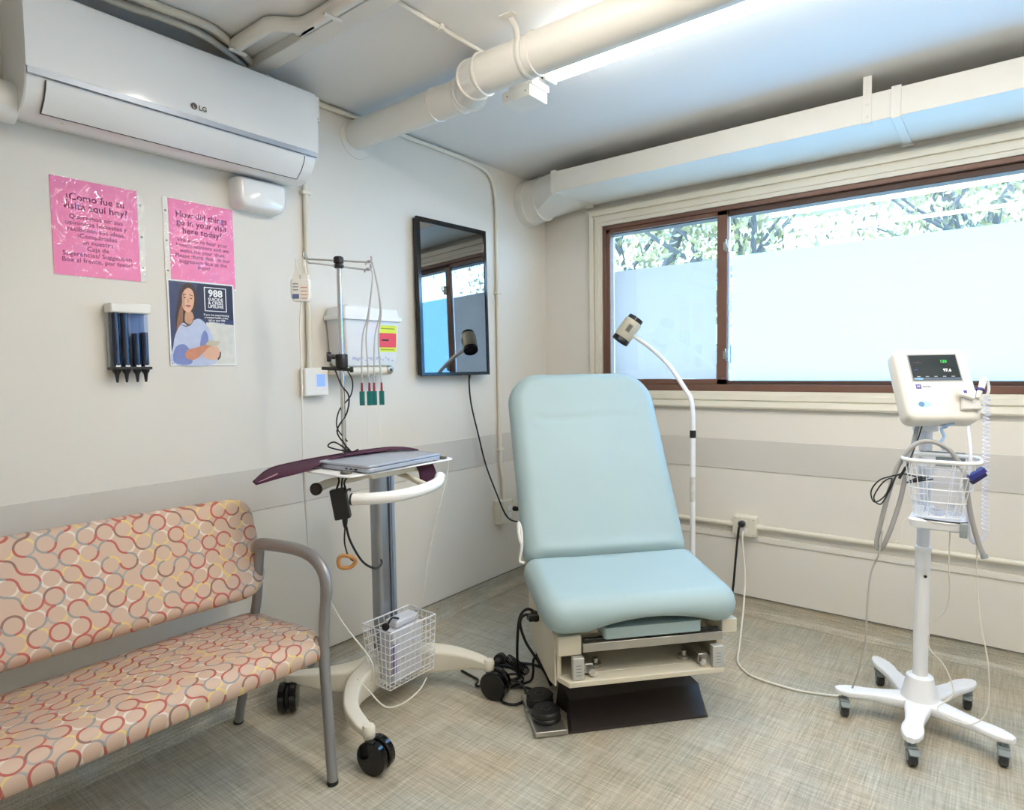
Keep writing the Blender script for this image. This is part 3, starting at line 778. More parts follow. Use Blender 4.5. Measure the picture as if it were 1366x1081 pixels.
# photo poster, figures printed flat
ph = thing('poster', 'photo poster of a woman looking at a phone, with white 988 lettering', 'poster', (0, -2.09, 1.273))
PY0, PY1, PZ0, PZ1 = -2.206, -1.976, 1.274, 1.563
MB().box(.0030, .0038, PY0, PY1, PZ0, PZ1).build('paper', WHITE_INK, ph, smooth=False)
pw, phh = PY1-PY0-.010, PZ1-PZ0-.010
lay = [0]
def printed(name, poly, m, smooth_n=0):
    """flat printed shape; u,v in 0..1 of the picture area"""
    if smooth_n: poly = [(p.x, p.y) for p in smooth_path([(u, v, 0) for u, v in poly], smooth_n, closed=True)]
    lay[0] += 1
    x = .0039 + lay[0]*.00006
    mb = MB(); mb.add([(x, PY0+.005+u*pw, PZ0+.005+v*phh) for u, v in poly], [list(range(len(poly)))])
    return mb.build(name, m, ph, smooth=False, recalc=False)
def pm(n, r, g, b): return mat('print_'+n, rgb(r, g, b), rough=.35, var=.06, scale=40)
printed('backdrop_print', [(0, 0), (1, 0), (1, 1), (0, 1)], pm('navy', 62, 72, 108))
printed('backdrop_print', [(.30, .56), (1, .56), (1, 1), (.45, 1), (.36, .8)], pm('deep_navy', 44, 50, 78))
printed('table_print', [(.5, 0), (1, 0), (1, .50), (.55, .52)], pm('pale_table', 226, 224, 214))
printed('hair_print', [(.10, .30), (.08, .55), (.14, .80), (.20, .93), (.30, .985), (.38, .95), (.41, .86), (.40, .72), (.34, .60), (.28, .50), (.24, .32), (.16, .22)], pm('brown_hair', 70, 50, 48), 5)
printed('hair_print', [(.09, .32), (.10, .5), (.16, .70), (.20, .74), (.19, .55), (.16, .36)], pm('light_hair', 150, 104, 80), 5)
printed('neck_print', [(.22, .52), (.24, .64), (.33, .64), (.36, .54), (.30, .49)], pm('skin_shade', 206, 158, 128), 4)
printed('shirt_print', [(.02, 0), (.03, .22), (.08, .38), (.18, .50), (.26, .475), (.34, .53), (.44, .56), (.54, .50), (.62, .38), (.66, .22), (.66, .0)], pm('pale_blue_shirt', 196, 206, 232), 4)
printed('shirt_print', [(.03, .02), (.06, .20), (.2, .24), (.3, .12), (.28, .0)], pm('blue_shirt_shade', 128, 140, 196), 4)
printed('shirt_print', [(.44, .2), (.46, .34), (.52, .42), (.57, .34), (.55, .2)], pm('blue_shirt_shade', 128, 140, 196), 4)
printed('collar_print', [(.15, .49), (.22, .455), (.30, .475), (.35, .535), (.365, .565), (.35, .565), (.32, .51), (.28, .485), (.22, .47)], pm('collar', 120, 96, 96), 4)
printed('face_print', [(.175, .74), (.18, .84), (.23, .92), (.30, .93), (.36, .89), (.375, .80), (.35, .70), (.29, .635), (.22, .655)], pm('skin', 232, 184, 154), 5)
printed('face_print', [(.175, .74), (.18, .84), (.22, .90), (.23, .78), (.22, .68)], pm('skin_shade', 206, 158, 128), 5)
printed('eyebrow_print', [(.20, .845), (.25, .855), (.25, .845), (.20, .835)], pm('brown_hair', 70, 50, 48))
printed('eyebrow_print', [(.30, .855), (.355, .84), (.355, .83), (.30, .845)], pm('brown_hair', 70, 50, 48))
printed('eye_print', [(.21, .815), (.25, .815), (.245, .803), (.215, .803)], pm('brown_hair', 70, 50, 48))
printed('eye_print', [(.305, .81), (.345, .808), (.34, .797), (.31, .798)], pm('brown_hair', 70, 50, 48))
printed('nose_print', [(.27, .80), (.285, .80), (.30, .755), (.265, .75)], pm('skin_shade', 206, 158, 128))
printed('mouth_print', [(.235, .715), (.275, .722), (.32, .712), (.28, .695)], pm('lips', 186, 96, 92), 3)
printed('hair_print', [(.15, .70), (.15, .86), (.22, .965), (.31, .985), (.39, .93), (.405, .83), (.385, .76), (.375, .86), (.33, .925), (.26, .92), (.195, .85), (.185, .74)], pm('brown_hair', 70, 50, 48), 5)
printed('hand_print', [(.20, .09), (.24, .17), (.36, .20), (.50, .235), (.60, .24), (.62, .20), (.50, .15), (.40, .08), (.30, .05)], pm('hand_skin', 210, 142, 112), 5)
printed('hand_print', [(.48, .10), (.52, .17), (.60, .22), (.70, .22), (.74, .17), (.73, .09), (.66, .05), (.56, .06)], pm('skin', 232, 184, 154), 5)
printed('phone_print', [(.52, .245), (.58, .30), (.76, .285), (.72, .235), (.60, .225)], pm('phone_case', 204, 196, 170))
printed('bracelet_print', [(.72, .05), (.755, .09), (.765, .15), (.75, .155), (.735, .10), (.705, .065)], pm('bracelet', 60, 54, 66), 4)
printed('logo_frame', [(.53, .66), (.89, .66), (.89, .96), (.53, .96)], WHITE_INK)
printed('logo_frame', [(.545, .67), (.875, .67), (.875, .95), (.545, .95)], pm('deep_navy', 44, 50, 78))
def ptxt(s, size, u, v, m=WHITE_INK, bold=0.0, space=1.0, align='CENTER'):
    text('lettering', s, size, pt(PY0+.005+u*pw, PZ0+.005+v*phh, .0039+.0024), m, ph, align=align, bold=bold, space=space)
ptxt('988', .034, .71, .845, bold=.0012)
ptxt('SUICIDE\n& CRISIS\nLIFELINE', .0148, .71, .792, space=.82, bold=.0004)
ptxt('If you are experiencing\na mental health crisis,\ncall or text 988\n988lifeline.org', .0098, .715, .605, space=.95, bold=.0002)

# ------------------------------------------------------------------ speculum dispenser
sd = thing('speculum_dispenser', 'wall dispenser with four dark tubes and black tips beside the posters', 'dispenser', (0, -2.335, 1.225))
MB().box(0, .012, -2.392, -2.284, 1.262, 1.46).build('back_plate', mat('grey_translucent', rgb(196, 198, 200), rough=.3), sd, bevel=.003)
MB().box(.0, .056, -2.396, -2.280, 1.438, 1.468).build('cap', WHITEP, sd, bevel=.004)
MB().box(.0, .050, -2.394, -2.282, 1.262, 1.270).build('bottom_rail', BLACK, sd, bevel=.001)
TUBE = clear_glass('clear_tube', tint=(.72, .8, .95, 1), rough=.03)
NAVY = mat('dark_speculum_stack', rgb(22, 26, 44), rough=.18, var=.1, scale=60, coat=.6)
for y, top in ((-2.379, 1.437), (-2.352, 1.437), (-2.321, 1.376), (-2.296, 1.380)):
    tb = MB().tube([(.032, y, 1.2705), (.032, y, 1.4375)], .0122, 18).build('clear_tube', TUBE, sd)
    MB().tube([(.032, y, 1.271), (.032, y, top)], .0108, 16).build('speculum_stack', NAVY, tb)
    MB().lathe((.032, y, 1.2618), [(.0125, 0), (.011, -.006), (.0065, -.014), (.0045, -.030), (.003, -.040)], 14).build('tip', BLACK, sd)
    MB().loft([[(h, y+a, 1.272+b) for a, b in ((0, -.009), (.006, -.002), (.006, .005), (.0, .003), (-.006, .005), (-.006, -.002))] for h in (.0445, .047)]).build('release_tab', WHITEP, sd)

# ------------------------------------------------------------------ sharps container
sc = thing('sharps_container', 'translucent sharps container with red and yellow label on wall bracket', 'container', (0, -1.445, 1.24))
TRANSL = mat('translucent_polypropylene', rgb(226, 228, 232), rough=.4, var=.02, sss=.3)
def sring(z, y0, y1, x0, x1, r=.012): return [((x0+x1)/2+b, (y0+y1)/2+a, z) for a, b in rrect((y1-y0)/2, (x1-x0)/2, r, 4)]
MB().loft([sring(1.268, -1.572, -1.318, .012, .118), sring(1.30, -1.580, -1.310, .010, .124), sring(1.455, -1.592, -1.300, .008, .132)]).build('bin', TRANSL, sc, ang=40)
MB().loft([sring(1.4555, -1.600, -1.290, .002, .142), sring(1.472, -1.600, -1.290, .002, .142), sring(1.474, -1.592, -1.298, .006, .134), sring(1.506, -1.585, -1.305, .01, .128)]).build('lid', mat('white_lid', rgb(236, 238, 240), rough=.35), sc, ang=35)
MB().loft([sring(1.5065, -1.56, -1.42, .02, .11), sring(1.518, -1.55, -1.43, .03, .10)]).build('lid_flap', MATS['white_lid'], sc)
YEL = mat('fluorescent_yellow_print', rgb(222, 232, 70), rough=.5, var=0); REDP = mat('fluorescent_red_print', rgb(226, 74, 88), rough=.5, var=0)
def onface(y, z, d=.0006):   # front face of the bin leans out with height
    x = .124 + (z-1.30)/(1.455-1.30)*.008
    return (x + d, y, z)
def facequad(name, y0, y1, z0, z1, m, d):
    return MB().add([onface(y0, z0, d), onface(y1, z0, d), onface(y1, z1, d), onface(y0, z1, d)], [(0, 1, 2, 3)]).build(name, m, sc, smooth=False, recalc=False)
facequad('warning_label', -1.412, -1.318, 1.325, 1.438, YEL, .0006)
facequad('red_panel', -1.420, -1.320, 1.345, 1.405, REDP, .0009)
facequad('biohazard_print', -1.40, -1.362, 1.372, 1.379, DARK_INK, .0012)
facequad('yellow_text_print', -1.405, -1.33, 1.422, 1.426, mat('olive_print', rgb(150, 158, 40), rough=.6), .0012)
facequad('yellow_text_print', -1.405, -1.33, 1.333, 1.337, MATS['olive_print'], .0012)
for k in range(24):
    y = random.uniform(-1.56, -1.34); z = random.uniform(1.285, 1.30)
    facequad('content_speck', y, y+random.uniform(.006, .014), z, z+random.uniform(.004, .012), mat('faint_blue_contents', rgb(186, 190, 214), rough=.6), .0003)
br = MB().tube([(.09, -1.60, 1.250), (.09, -1.325, 1.250)], .0225, 18)
br.build('bracket_bar', CREAM, sc, bevel=.004)
MB().box(.0, .072, -1.60, -1.32, 1.232, 1.262).build('bracket_arm', CREAM, sc, bevel=.003)
MB().lathe((.105, -1.345, 1.250), [(.016, 0), (.016, .012), (.013, .014)], 20, (1, 0, 0)).build('lock', STEEL, sc)
MB().lathe((.1195, -1.345, 1.250), [(.006, 0), (.006, .001)], 14, (1, 0, 0)).build('keyhole', BLACK, sc)

# ------------------------------------------------------------------ television
tv = thing('television', 'black television mounted upright on the left wall mirroring the window', 'television', (0, -.85, 1.216))
TY0, TY1, TZ0, TZ1 = -1.096, -.624, 1.216, 1.962
MB().box(.028, .056, TY0+.004, TY1-.004, TZ0+.004, TZ1-.004).build('case', BLACK, tv, bevel=.004)
MB().box(.012, .028, -.98, -.72, 1.45, 1.75).build('wall_mount', BLACK, tv, bevel=.003)
bz = MB().box(.050, .064, TY0, TY0+.020, TZ0, TZ1).box(.050, .064, TY1-.016, TY1, TZ0, TZ1).box(.050, .064, TY0+.020, TY1-.016, TZ0, TZ0+.016).box(.050, .064, TY0+.020, TY1-.016, TZ1-.022, TZ1)
bz.build('bezel', BLACKG, tv, bevel=.001)
SCR = mat('television_glass', rgb(8, 9, 12), rough=.02, spec=1.0, var=0)
SCR.node_tree.nodes['Principled BSDF'].inputs['IOR'].default_value = 2.1
MB().box(.0562, .060, TY0+.0205, TY1-.0165, TZ0+.0165, TZ1-.0225).build('screen', SCR, tv, smooth=False)
MB().lathe((.045, TY0-.001, 1.49), [(.006, 0), (.005, .004)], 10, (0, -1, 0)).build('side_button', BLACK, tv)
tcord = smooth_path([(.040, -.752, 1.222), (.030, -.748, 1.17), (.022, -.729, 1.062), (.02, -.681, .901), (.02, -.630, .734), (.03, -.565, .575), (.062, -.520, .44), (.085, -.450, .40), (.10, -.41, .41), (.09, -.43, .455), (.075, -.448, .468)], 6)
MB().tube(tcord, .0042, 8).build('power_cord', RUBBER, tv)
MB().lathe((.0535, -.448, .470), [(.014, 0), (.013, .02), (.008, .034)], 14, (1, 0, 0)).build('plug', BLACK, tv)
tv.rotation_euler = (0, rad(-1.0), rad(-2.6))

# ------------------------------------------------------------------ waiting bench
def uv_from(o, fn):
    me = o.data; uvl = me.uv_layers.new(name='UVMap')
    for lp in me.loops:
        uvl.data[lp.index].uv = fn(me.vertices[lp.vertex_index].co)
bn = thing('waiting_bench', 'upholstered waiting bench with ring-print fabric and grey metal arms', 'bench', (.35, -2.65, 0))
BY0, BY1 = -3.30, -2.045       # seat length
def cushion_profile_loft(name, prof, y0, y1, endr):
    """closed (x,z) section lofted along y, ends pulled in and rounded"""
    ys = [(y0, 1), (y1, 1)]
    rings = []; cxm = sum(p[0] for p in prof)/len(prof); czm = sum(p[1] for p in prof)/len(prof)
    steps = [(0, .62), (.10, .80), (.30, .92), (.60, .98), (1, 1)]
    for k, s_ in steps: rings.append((y0 + endr*k, s_))
    for i in range(1, 16): rings.append((y0+endr + (y1-y0-2*endr)*i/16, 1))
    for k, s_ in reversed(steps): rings.append((y1 - endr*k, s_))
    mb = MB(); mb.loft([[(cxm+(x-cxm)*s_, y, czm+(z-czm)*s_) for x, z in prof] for y, s_ in rings])
    return mb.build(name, RINGS, bn, ang=70)
def closed_smooth(pts, k=5): return [(p.x, p.y) for p in smooth_path([(a, b, 0) for a, b in pts], k, closed=True)]
seat_prof = closed_smooth([(.165, .405), (.20, .432), (.32, .440), (.46, .452), (.56, .455), (.605, .440), (.618, .405), (.598, .375), (.52, .372), (.36, .366), (.20, .368)])
so = cushion_profile_loft('seat', seat_prof, BY0, BY1, .05)
def seat_uv(c):
    x, y, z = c.x+.35, c.y-2.65, c.z
    v = x if (z > .41 and x < .585) else x + (.45-z)*.9
    return (y, v)
uv_from(so, seat_uv)
# backrest: leans back, rounded corners, seen from the front as a long rounded panel
def back_pt(u, v, h):      # u along y, v up the slope, h out of the face
    z = .50 + v*.945; x = .262 - v*.33
    return (x + h*.945, u, z + h*.33)
bl_, bh_ = (3.30-2.038)/2, .167
bo = cushion(bl_, bh_, (.065, .065, .085, .085), .064, .034, lambda u, v, h: back_pt(-2.669+u, .167+v+.012*math.cos(u*2.2), h+.038), lambda u, v: -.006*(u/.6)**2, 90, 30).build('backrest', RINGS, bn, ang=180)
uv_from(bo, lambda c: (c.y-2.65, c.z*1.06))
def bench_arm(y):
    front = smooth_path([(.634, y, .004), (.622, y, .20), (.612, y, .40), (.622, y, .52), (.634, y, .60), (.618, y, .655), (.565, y, .688), (.49, y, .697), (.40, y, .692), (.30, y, .682), (.262, y, .672)], 6)
    n = len(front)
    rs = [.0165 + (.004 if i > n*.35 else 0) for i in range(n)]
    MB().tube(front, rs, 14, ry=[.0155]*n, up=(0, 1, 0)).build('front_leg_and_arm', GREYF, bn)
    rear = smooth_path([(.275, y, .676), (.266, y, .63), (.245, y, .50), (.215, y, .40), (.165, y, .24), (.085, y, .004)], 6)
    MB().tube(rear, .0155, 14).build('rear_leg', GREYF, bn)
    for x in (.634, .085):
        MB().lathe((x, y, 0), [(.0165, 0), (.0175, .002), (.0165, .012)], 14).build('foot_glide', BLACK, bn)
    MB().tube([(.602, y, .405), (.60, y-.045, .398)], .008, 10).build('seat_bracket', GREYF, bn)
    MB().tube([(.575, y-.02, .362), (.22, y-.02, .356)], .012, 10).build('side_rail', GREYF, bn)
    MB().tube([(.205, y, .40), (.205, y-.06, .40)], .008, 10).build('seat_bracket', GREYF, bn)
bench_arm(-2.066); bench_arm(-3.30)
MB().tube([(.30, -2.10, .356), (.30, -3.28, .356)], .012, 10).build('under_rail', GREYF, bn)
MB().tube([(.50, -2.10, .356), (.50, -3.28, .356)], .012, 10).build('under_rail', GREYF, bn)

# ------------------------------------------------------------------ medical cart
ct = thing('medical_cart', 'white wheeled medical cart with aluminium column, tray, wire basket and hook pole', 'cart', (.43, -1.66, 0))
CASTERS = [(.668, -1.952, 12), (.688, -1.392, 14), (.140, -1.895, -42), (.155, -1.36, 10)]
HUB = Vector((.325, -1.595, 0))
def cart_arm(name, pts):
    """tapering cast arm: pts of (x,y,ztop,zbottom,halfwidth)"""
    P = [Vector((p[0], p[1], 0)) for p in pts]
    sm = smooth_path(P, 5); aux = smooth_path([(p[2], p[3], p[4]) for p in pts], 5)
    rings = []
    for i, p in enumerate(sm):
        a = sm[max(0, i-1)]; b = sm[min(len(sm)-1, i+1)]; t = (b-a).normalized(); nn = Vector((-t.y, t.x, 0))
        zt, zb, w = aux[i]; ring = []
        for u, v in rrect(1, 1, .35, 4):
            ring.append(p + nn*u*w*(1.0 if v > 0 else .8) + Vector((0, 0, (zt+zb)/2 + v*(zt-zb)/2)))
        rings.append(ring)
    return MB().loft(rings).build(name, OFFW, ct, ang=50)
cart_arm('base_arm', [(.33, -1.60, .158, .050, .046), (.37, -1.72, .155, .052, .038), (.425, -1.82, .150, .066, .030), (.52, -1.905, .142, .088, .025), (.62, -1.945, .138, .104, .023), (.668, -1.952, .134, .106, .020)])
cart_arm('base_arm', [(.32, -1.60, .156, .050, .050), (.33, -1.70, .153, .054, .042), (.28, -1.79, .148, .066, .034), (.20, -1.86, .140, .092, .026), (.140, -1.895, .132, .106, .020)])
cart_arm('base_arm', [(.33, -1.59, .158, .050, .050), (.40, -1.49, .155, .052, .044), (.50, -1.425, .150, .062, .036), (.61, -1.395, .142, .090, .028), (.688, -1.392, .134, .106, .020)])
cart_arm('base_arm', [(.32, -1.59, .156, .050, .050), (.30, -1.49, .153, .054, .042), (.23, -1.41, .148, .066, .034), (.155, -1.36, .134, .106, .020)])
for x, y, a in CASTERS:
    ca = Vector((math.cos(rad(a)), math.sin(rad(a)), 0)); sd_ = Vector((-ca.y, ca.x, 0)); wc = Vector((x, y, .053)) + ca*.026
    MB().lathe((x, y, .100), [(.0165, 0), (.0195, .004), (.0205, .034), (.016, .042)], 16).build('caster_socket', OFFW, ct)
    st_ = MB().tube([(x, y, .07), (x, y, .0995)], .0125, 12)
    cs = st_.build('caster', BLACK, ct)
    for s in (-1, 1):
        MB().lathe(wc + sd_*s*.006, [(.048, 0), (.053, .004), (.053, .022), (.049, .026), (.032, .027)], 26, sd_*s).build('wheel', BLACKG, cs)
    MB().lathe(wc - sd_*.0055, [(.040, 0), (.040, .011)], 20, sd_).build('wheel_core', BLACK, cs)
# column
def colring(z, i=0): return [(HUB.x+b, HUB.y+a, z) for a, b in rrect(.036-i, .030-i, .018, 5)]
CR = Matrix.Rotation(rad(-8), 3, 'Z')
MB().loft([colring(.11), colring(.905)]).build('column', ALU, ct, ang=35)
MB().box(HUB.x+.0302, HUB.x+.033, HUB.y+.012, HUB.y+.018, .15, .90).build('column_slot', mat('dark_slot', rgb(64, 72, 86), rough=.5), ct)
MB().box(HUB.x-.02, HUB.x+.024, HUB.y+.0362, HUB.y+.052, .15, .90).build('column_fin', mat('pale_anodised', rgb(168, 184, 204), rough=.35, metal=.5), ct, bevel=.003)
MB().loft([[(HUB.x+b, HUB.y+a, z) for a, b in rrect(.05-i, .044-i, .02, 5)] for z, i in ((.10, 0), (.155, 0), (.165, .006))]).build('column_foot', OFFW, ct, ang=35)
# tray
def tray_fn(u, v, h): return (u, v, h)
tr_poly = [(p[0], p[1]) for p in rrect(.163, .235, [.03, .05, .05, .03], 5, .503, -1.765)]
MB().prism(tr_poly, tray_fn, .925, .931).build('tray', WHITEM, ct, bevel=.0015)
for x, y in ((.445, -1.955), (.615, -1.968), (.640, -1.575), (.375, -1.58)):
    MB().lathe((x, y, .9312), [(.017, 0), (.018, .002), (.018, .007), (.016, .009)], 18).build('stop_knob', mat('grey_rubber_stop', rgb(92, 90, 86), rough=.5), ct)
MB().loft([[(x, -1.88, z), (x, -1.56, z)] + [(x, -1.59, z-.03), (x, -1.85, z-.03)] for x, z in ((.33, .9245), (.60, .9245))]).build('tray_bracket', OFFW, ct, bevel=.002)
MB().loft([[(HUB.x+b, HUB.y+a, z) for a, b in rrect(.048, .042, .014, 4)] for z in (.862, .90)]).build('column_head', OFFW, ct, ang=35)
MB().tube(smooth_path([(.36, -1.63, .872), (.44, -1.80, .878), (.480, -1.93, .884), (.489, -1.992, .874)], 5), .018, 12, ry=.014, up=(0,0,1)).build('tilt_lever', OFFW, ct)
MB().lathe((.489, -1.986, .874), [(.019, 0), (.020, .003), (.020, .012), (.018, .014)], 18, (.35, -.93, 0)).build('lever_knob', BLACK, ct)
hp = smooth_path([(.652, -1.974, .857), (.700, -1.940, .859), (.744, -1.875, .862), (.760, -1.79, .868), (.748, -1.71, .876), (.716, -1.662, .886)], 6)
MB().tube(hp, [.0185]*len(hp), 16).build('handle', WHITEG, ct)
MB().lathe((.653, -1.973, .857), [(.019, 0), (.019, .006)], 16, (-.87, -.48, 0)).build('handle_end', BLACK, ct)
MB().lathe((.716, -1.662, .886), [(.0185, 0), (.0165, .007), (.010, .011)], 16, (-.45, .87, .1)).build('handle_end', WHITEG, ct)
MB().tube([(.36, -1.61, .88), (.56, -1.68, .88), (.750, -1.75, .872)], .010, 10).build('handle_stem', OFFW, ct)
# hook pole
PX, PYY = .385, -1.80
MB().tube([(PX, PYY, .9315), (PX, PYY, 1.628)], .0085, 14).build('pole', CHROME, ct)
MB().lathe((PX, PYY, 1.602), [(.013, 0), (.017, .004), (.017, .012), (.012, .014), (.012, .016), (.017, .018), (.017, .036), (.013, .040)], 18).build('pole_cap', BLACK, ct)
def hook_rod(a, b, z, da):
    d = (Vector(b)-Vector(a)).normalized(); up = Vector((0, 0, 1))
    A = Vector((*a, z)); B = Vector((*b, z-.008)); d = (B-A).normalized()
    path = [A + up*.022 - d*.004, A + up*.006 - d*.004, A + d*.004, A + d*.02, (A+B)/2, B - d*.02, B - d*.004, B + up*.006 + d*.004, B + up*.022 + d*.004]
    MB().tube(smooth_path(path, 4), .0032, 8).build('hook_rod', CHROME, ct)
hook_rod((.312, -1.885), (.455, -1.720), 1.632, 0)
hook_rod((.358, -1.903), (.418, -1.693), 1.612, 0)
cl = MB().lathe((PX, PYY, 1.258), [(.020, 0), (.021, .003), (.021, .045), (.019, .048)], 18)
co_ = cl.build('clamp', BLACK, ct, ang=40)
MB().lathe((PX-.012, PYY-.018, 1.297), [(.008, 0), (.008, .012), (.016, .013), (.017, .017), (.017, .026), (.014, .028)], 16, (-.55, -.83, 0)).build('clamp_knob', BLACK, co_)
MB().tube([(PX-.035, PYY-.058, 1.258), (PX+.02, PYY+.018, 1.252)], .006, 10).build('clamp_arm', BLACK, co_)
MB().lathe((PX+.02, PYY+.018, 1.252), [(.009, 0), (.010, .004), (.010, .010), (.008, .013)], 12, (.6, .8, 0)).build('clamp_knob', BLACK, co_)
# wire basket
def wire_basket(parent, corner_top, corner_bot, z0, z1, nu, nv, nh, r, m, rim_r):
    """corner lists (x,y) x4 round the rim; bottom corners likewise"""
    mb = MB()
    def edge(c, a, t): p = c[a]; q = c[(a+1) % 4]; return (p[0]+(q[0]-p[0])*t, p[1]+(q[1]-p[1])*t)
    for a in range(4):
        n = nu if a % 2 == 0 else nv
        for k in range(n):
            t = k/n; p = edge(corner_top, a, t); q = edge(corner_bot, a, t)
            mb.tube([(p[0], p[1], z1), (q[0], q[1], z0)], r, 5, cap=False)
    for h in range(nh+1):
        f = h/nh; z = z0+(z1-z0)*f
        ring = [(cb[0]+(ctp[0]-cb[0])*f, cb[1]+(ctp[1]-cb[1])*f, z) for cb, ctp in zip(corner_bot, corner_top)]
        for a in range(4): mb.tube([ring[a], ring[(a+1) % 4]], r, 5, cap=False)
    for k in range(1, nu):
        p = edge(corner_bot, 0, k/nu); q = edge(corner_bot, 2, 1-k/nu); mb.tube([(p[0], p[1], z0), (q[0], q[1], z0)], r, 5, cap=False)
    for k in range(1, nv):
        p = edge(corner_bot, 1, k/nv); q = edge(corner_bot, 3, 1-k/nv); mb.tube([(p[0], p[1], z0), (q[0], q[1], z0)], r, 5, cap=False)
    b = mb.build('wire_basket', m, parent)
    MB().tube([(c[0], c[1], z1) for c in corner_top], rim_r, 8, closed=True).build('basket_rim', m, b)
    return b
wire_basket(ct, [(.360, -1.725), (.512, -1.725), (.512, -1.497), (.360, -1.497)], [(.372, -1.705), (.482, -1.705), (.482, -1.485), (.372, -1.485)], .088, .312, 6, 9, 8, .0016, WHITEM, .003)

# things on the cart
lp = thing('laptop', 'closed silver laptop lying on the cart tray', 'laptop', (.55, -1.77, .9312))
RL = Matrix.Rotation(rad(4), 3, 'Z'); LC = Vector((.555, -1.775, 0))
def lap(name, z0, z1, ins, m, bev):
    MB().prism([(p[0], p[1]) for p in rrect(.118-ins, .170-ins, .012, 4)], lambda u, v, h: LC + RL @ Vector((u, v, h)), z0, z1).build(name, m, lp, bevel=bev)
lap('base', .9345, .9475, .001, SILVER, .002); lap('lid', .949, .9565, 0, SILVER, .002)
lap('screen_gap', .9476, .9489, .003, BLACK, 0)
for q in (-1, 1):
    for w in (-1, 1):
        p = LC + RL @ Vector((q*.10, w*.15, 0)); MB().lathe((p.x, p.y, .9312), [(.006, 0), (.006, .0034)], 10).build('foot', BLACK, lp)
for k in range(3):
    p = LC + RL @ Vector((.06 - k*.022, -.1692, .941)); MB().obox(p, (.012, .002, .005), RL).build('port', BLACK, lp)

# plum cuff: long fabric strip draped along the tray edge
cf = thing('pressure_cuff', 'plum fabric cuff strip draped across the back of the cart tray', 'cuff', (.40, -1.85, .93))
inner = smooth_path([(.335, -2.115, .898), (.285, -2.030, .922), (.300, -1.95, .935), (.335, -1.84, .946), (.395, -1.70, .958), (.455, -1.63, .963), (.515, -1.585, .955)], 6)
outer = smooth_path([(.362, -2.122, .895), (.420, -2.070, .916), (.470, -2.010, .934), (.468, -1.90, .961), (.475, -1.75, .964), (.505, -1.65, .964), (.550, -1.600, .958)], 6)
n_ = len(inner)
def cuff_fn(u, v):
    i = u*(n_-1); k = min(int(i), n_-2); f = i-k
    a = inner[k].lerp(inner[k+1], f); b = outer[k].lerp(outer[k+1], f)
    p = a.lerp(b, v); p.z += .006*math.sin(v*PI)*math.sin(u*9) ; return p
MB().grid(cuff_fn, 40, 8).build('fabric_strip', PURPLE, cf, solid=.004, recalc=False)
MB().tube([inner[i] + Vector((0, 0, .003)) for i in range(n_)], .0028, 6).build('hem', PURPLE, cf)
MB().tube(smooth_path([(.352, -2.120, .895), (.375, -2.095, .910), (.395, -2.065, .925)], 4), .002, 6).build('stitching', mat('pale_pink_thread', rgb(214, 170, 186), rough=.7), cf)
cf2 = thing('cuff_tail', 'plum fabric flap hanging below the right side of the cart tray', 'cuff', (.63, -1.62, .85))
def tail_fn(u, v):
    y = -1.664 + .062*u + .010*v; z = .9245 - .075*v - .012*math.sin(u*PI)*v*v - .006*u*v
    return (.595 + .02*u + .012*math.sin(v*PI) + .01*v, y, z)
MB().grid(tail_fn, 8, 10).build('fabric_flap', PURPLE, cf2, solid=.004, recalc=False)

# power adapter under the tray
pa = thing('power_adapter', 'black laptop power adapter hanging under the cart tray', 'adapter', (.555, -1.93, .76))
Rp = Matrix.Rotation(rad(42), 3, 'Z') @ Matrix.Rotation(rad(-9), 3, 'Y')
MB().obox((.551, -1.945, .826), (.050, .030, .098), Rp).build('brick', BLACK, pa, bevel=.004)
for dx in (-.015, .0, .012):
    MB().tube(smooth_path([(.552+dx*.8, -1.940+dx*.7, .872), (.548+dx, -1.935, .895), (.535+dx*2, -1.915, .915), (.52, -1.88, .92)], 4), .0032, 8).build('cable', RUBBER, pa)
MB().lathe((.559, -1.936, .783), [(.010, 0), (.008, -.02), (.005, -.035)], 10, (0, 0, 1)).build('strain_relief', BLACK, pa)
MB().tube(smooth_path([(.559, -1.936, .755), (.556, -1.938, .70), (.560, -1.930, .655)], 5), .0026, 8).build('cable', RUBBER, pa)
MB().tube(smooth_path([(.560, -1.935, .76), (.566, -1.922, .70), (.558, -1.87, .62), (.50, -1.77, .56), (.40, -1.66, .53), (.362, -1.63, .53)], 6), .0038, 8).build('cable', RUBBER, pa)
MB().tube(smooth_path([(.575, -1.925, .868), (.595, -1.94, .878), (.612, -1.965, .878), (.624, -1.985, .866)], 5), .003, 8).build('cable', RUBBER, pa)
tt = thing('cable_tag', 'tan tape tag on the end of the adapter cable', 'tag', (.56, -1.93, .62))
MB().tube(smooth_path([(.545, -1.955, .645), (.552, -1.944, .658), (.568, -1.922, .650), (.576, -1.912, .636), (.566, -1.925, .618), (.548, -1.950, .620)], 4, closed=True), .0065, 8, closed=True).build('tape_loop', TAN, tt)
MB().tube([(.560, -1.930, .655), (.572, -1.918, .638)], .004, 8).build('connector', BLACK, tt)

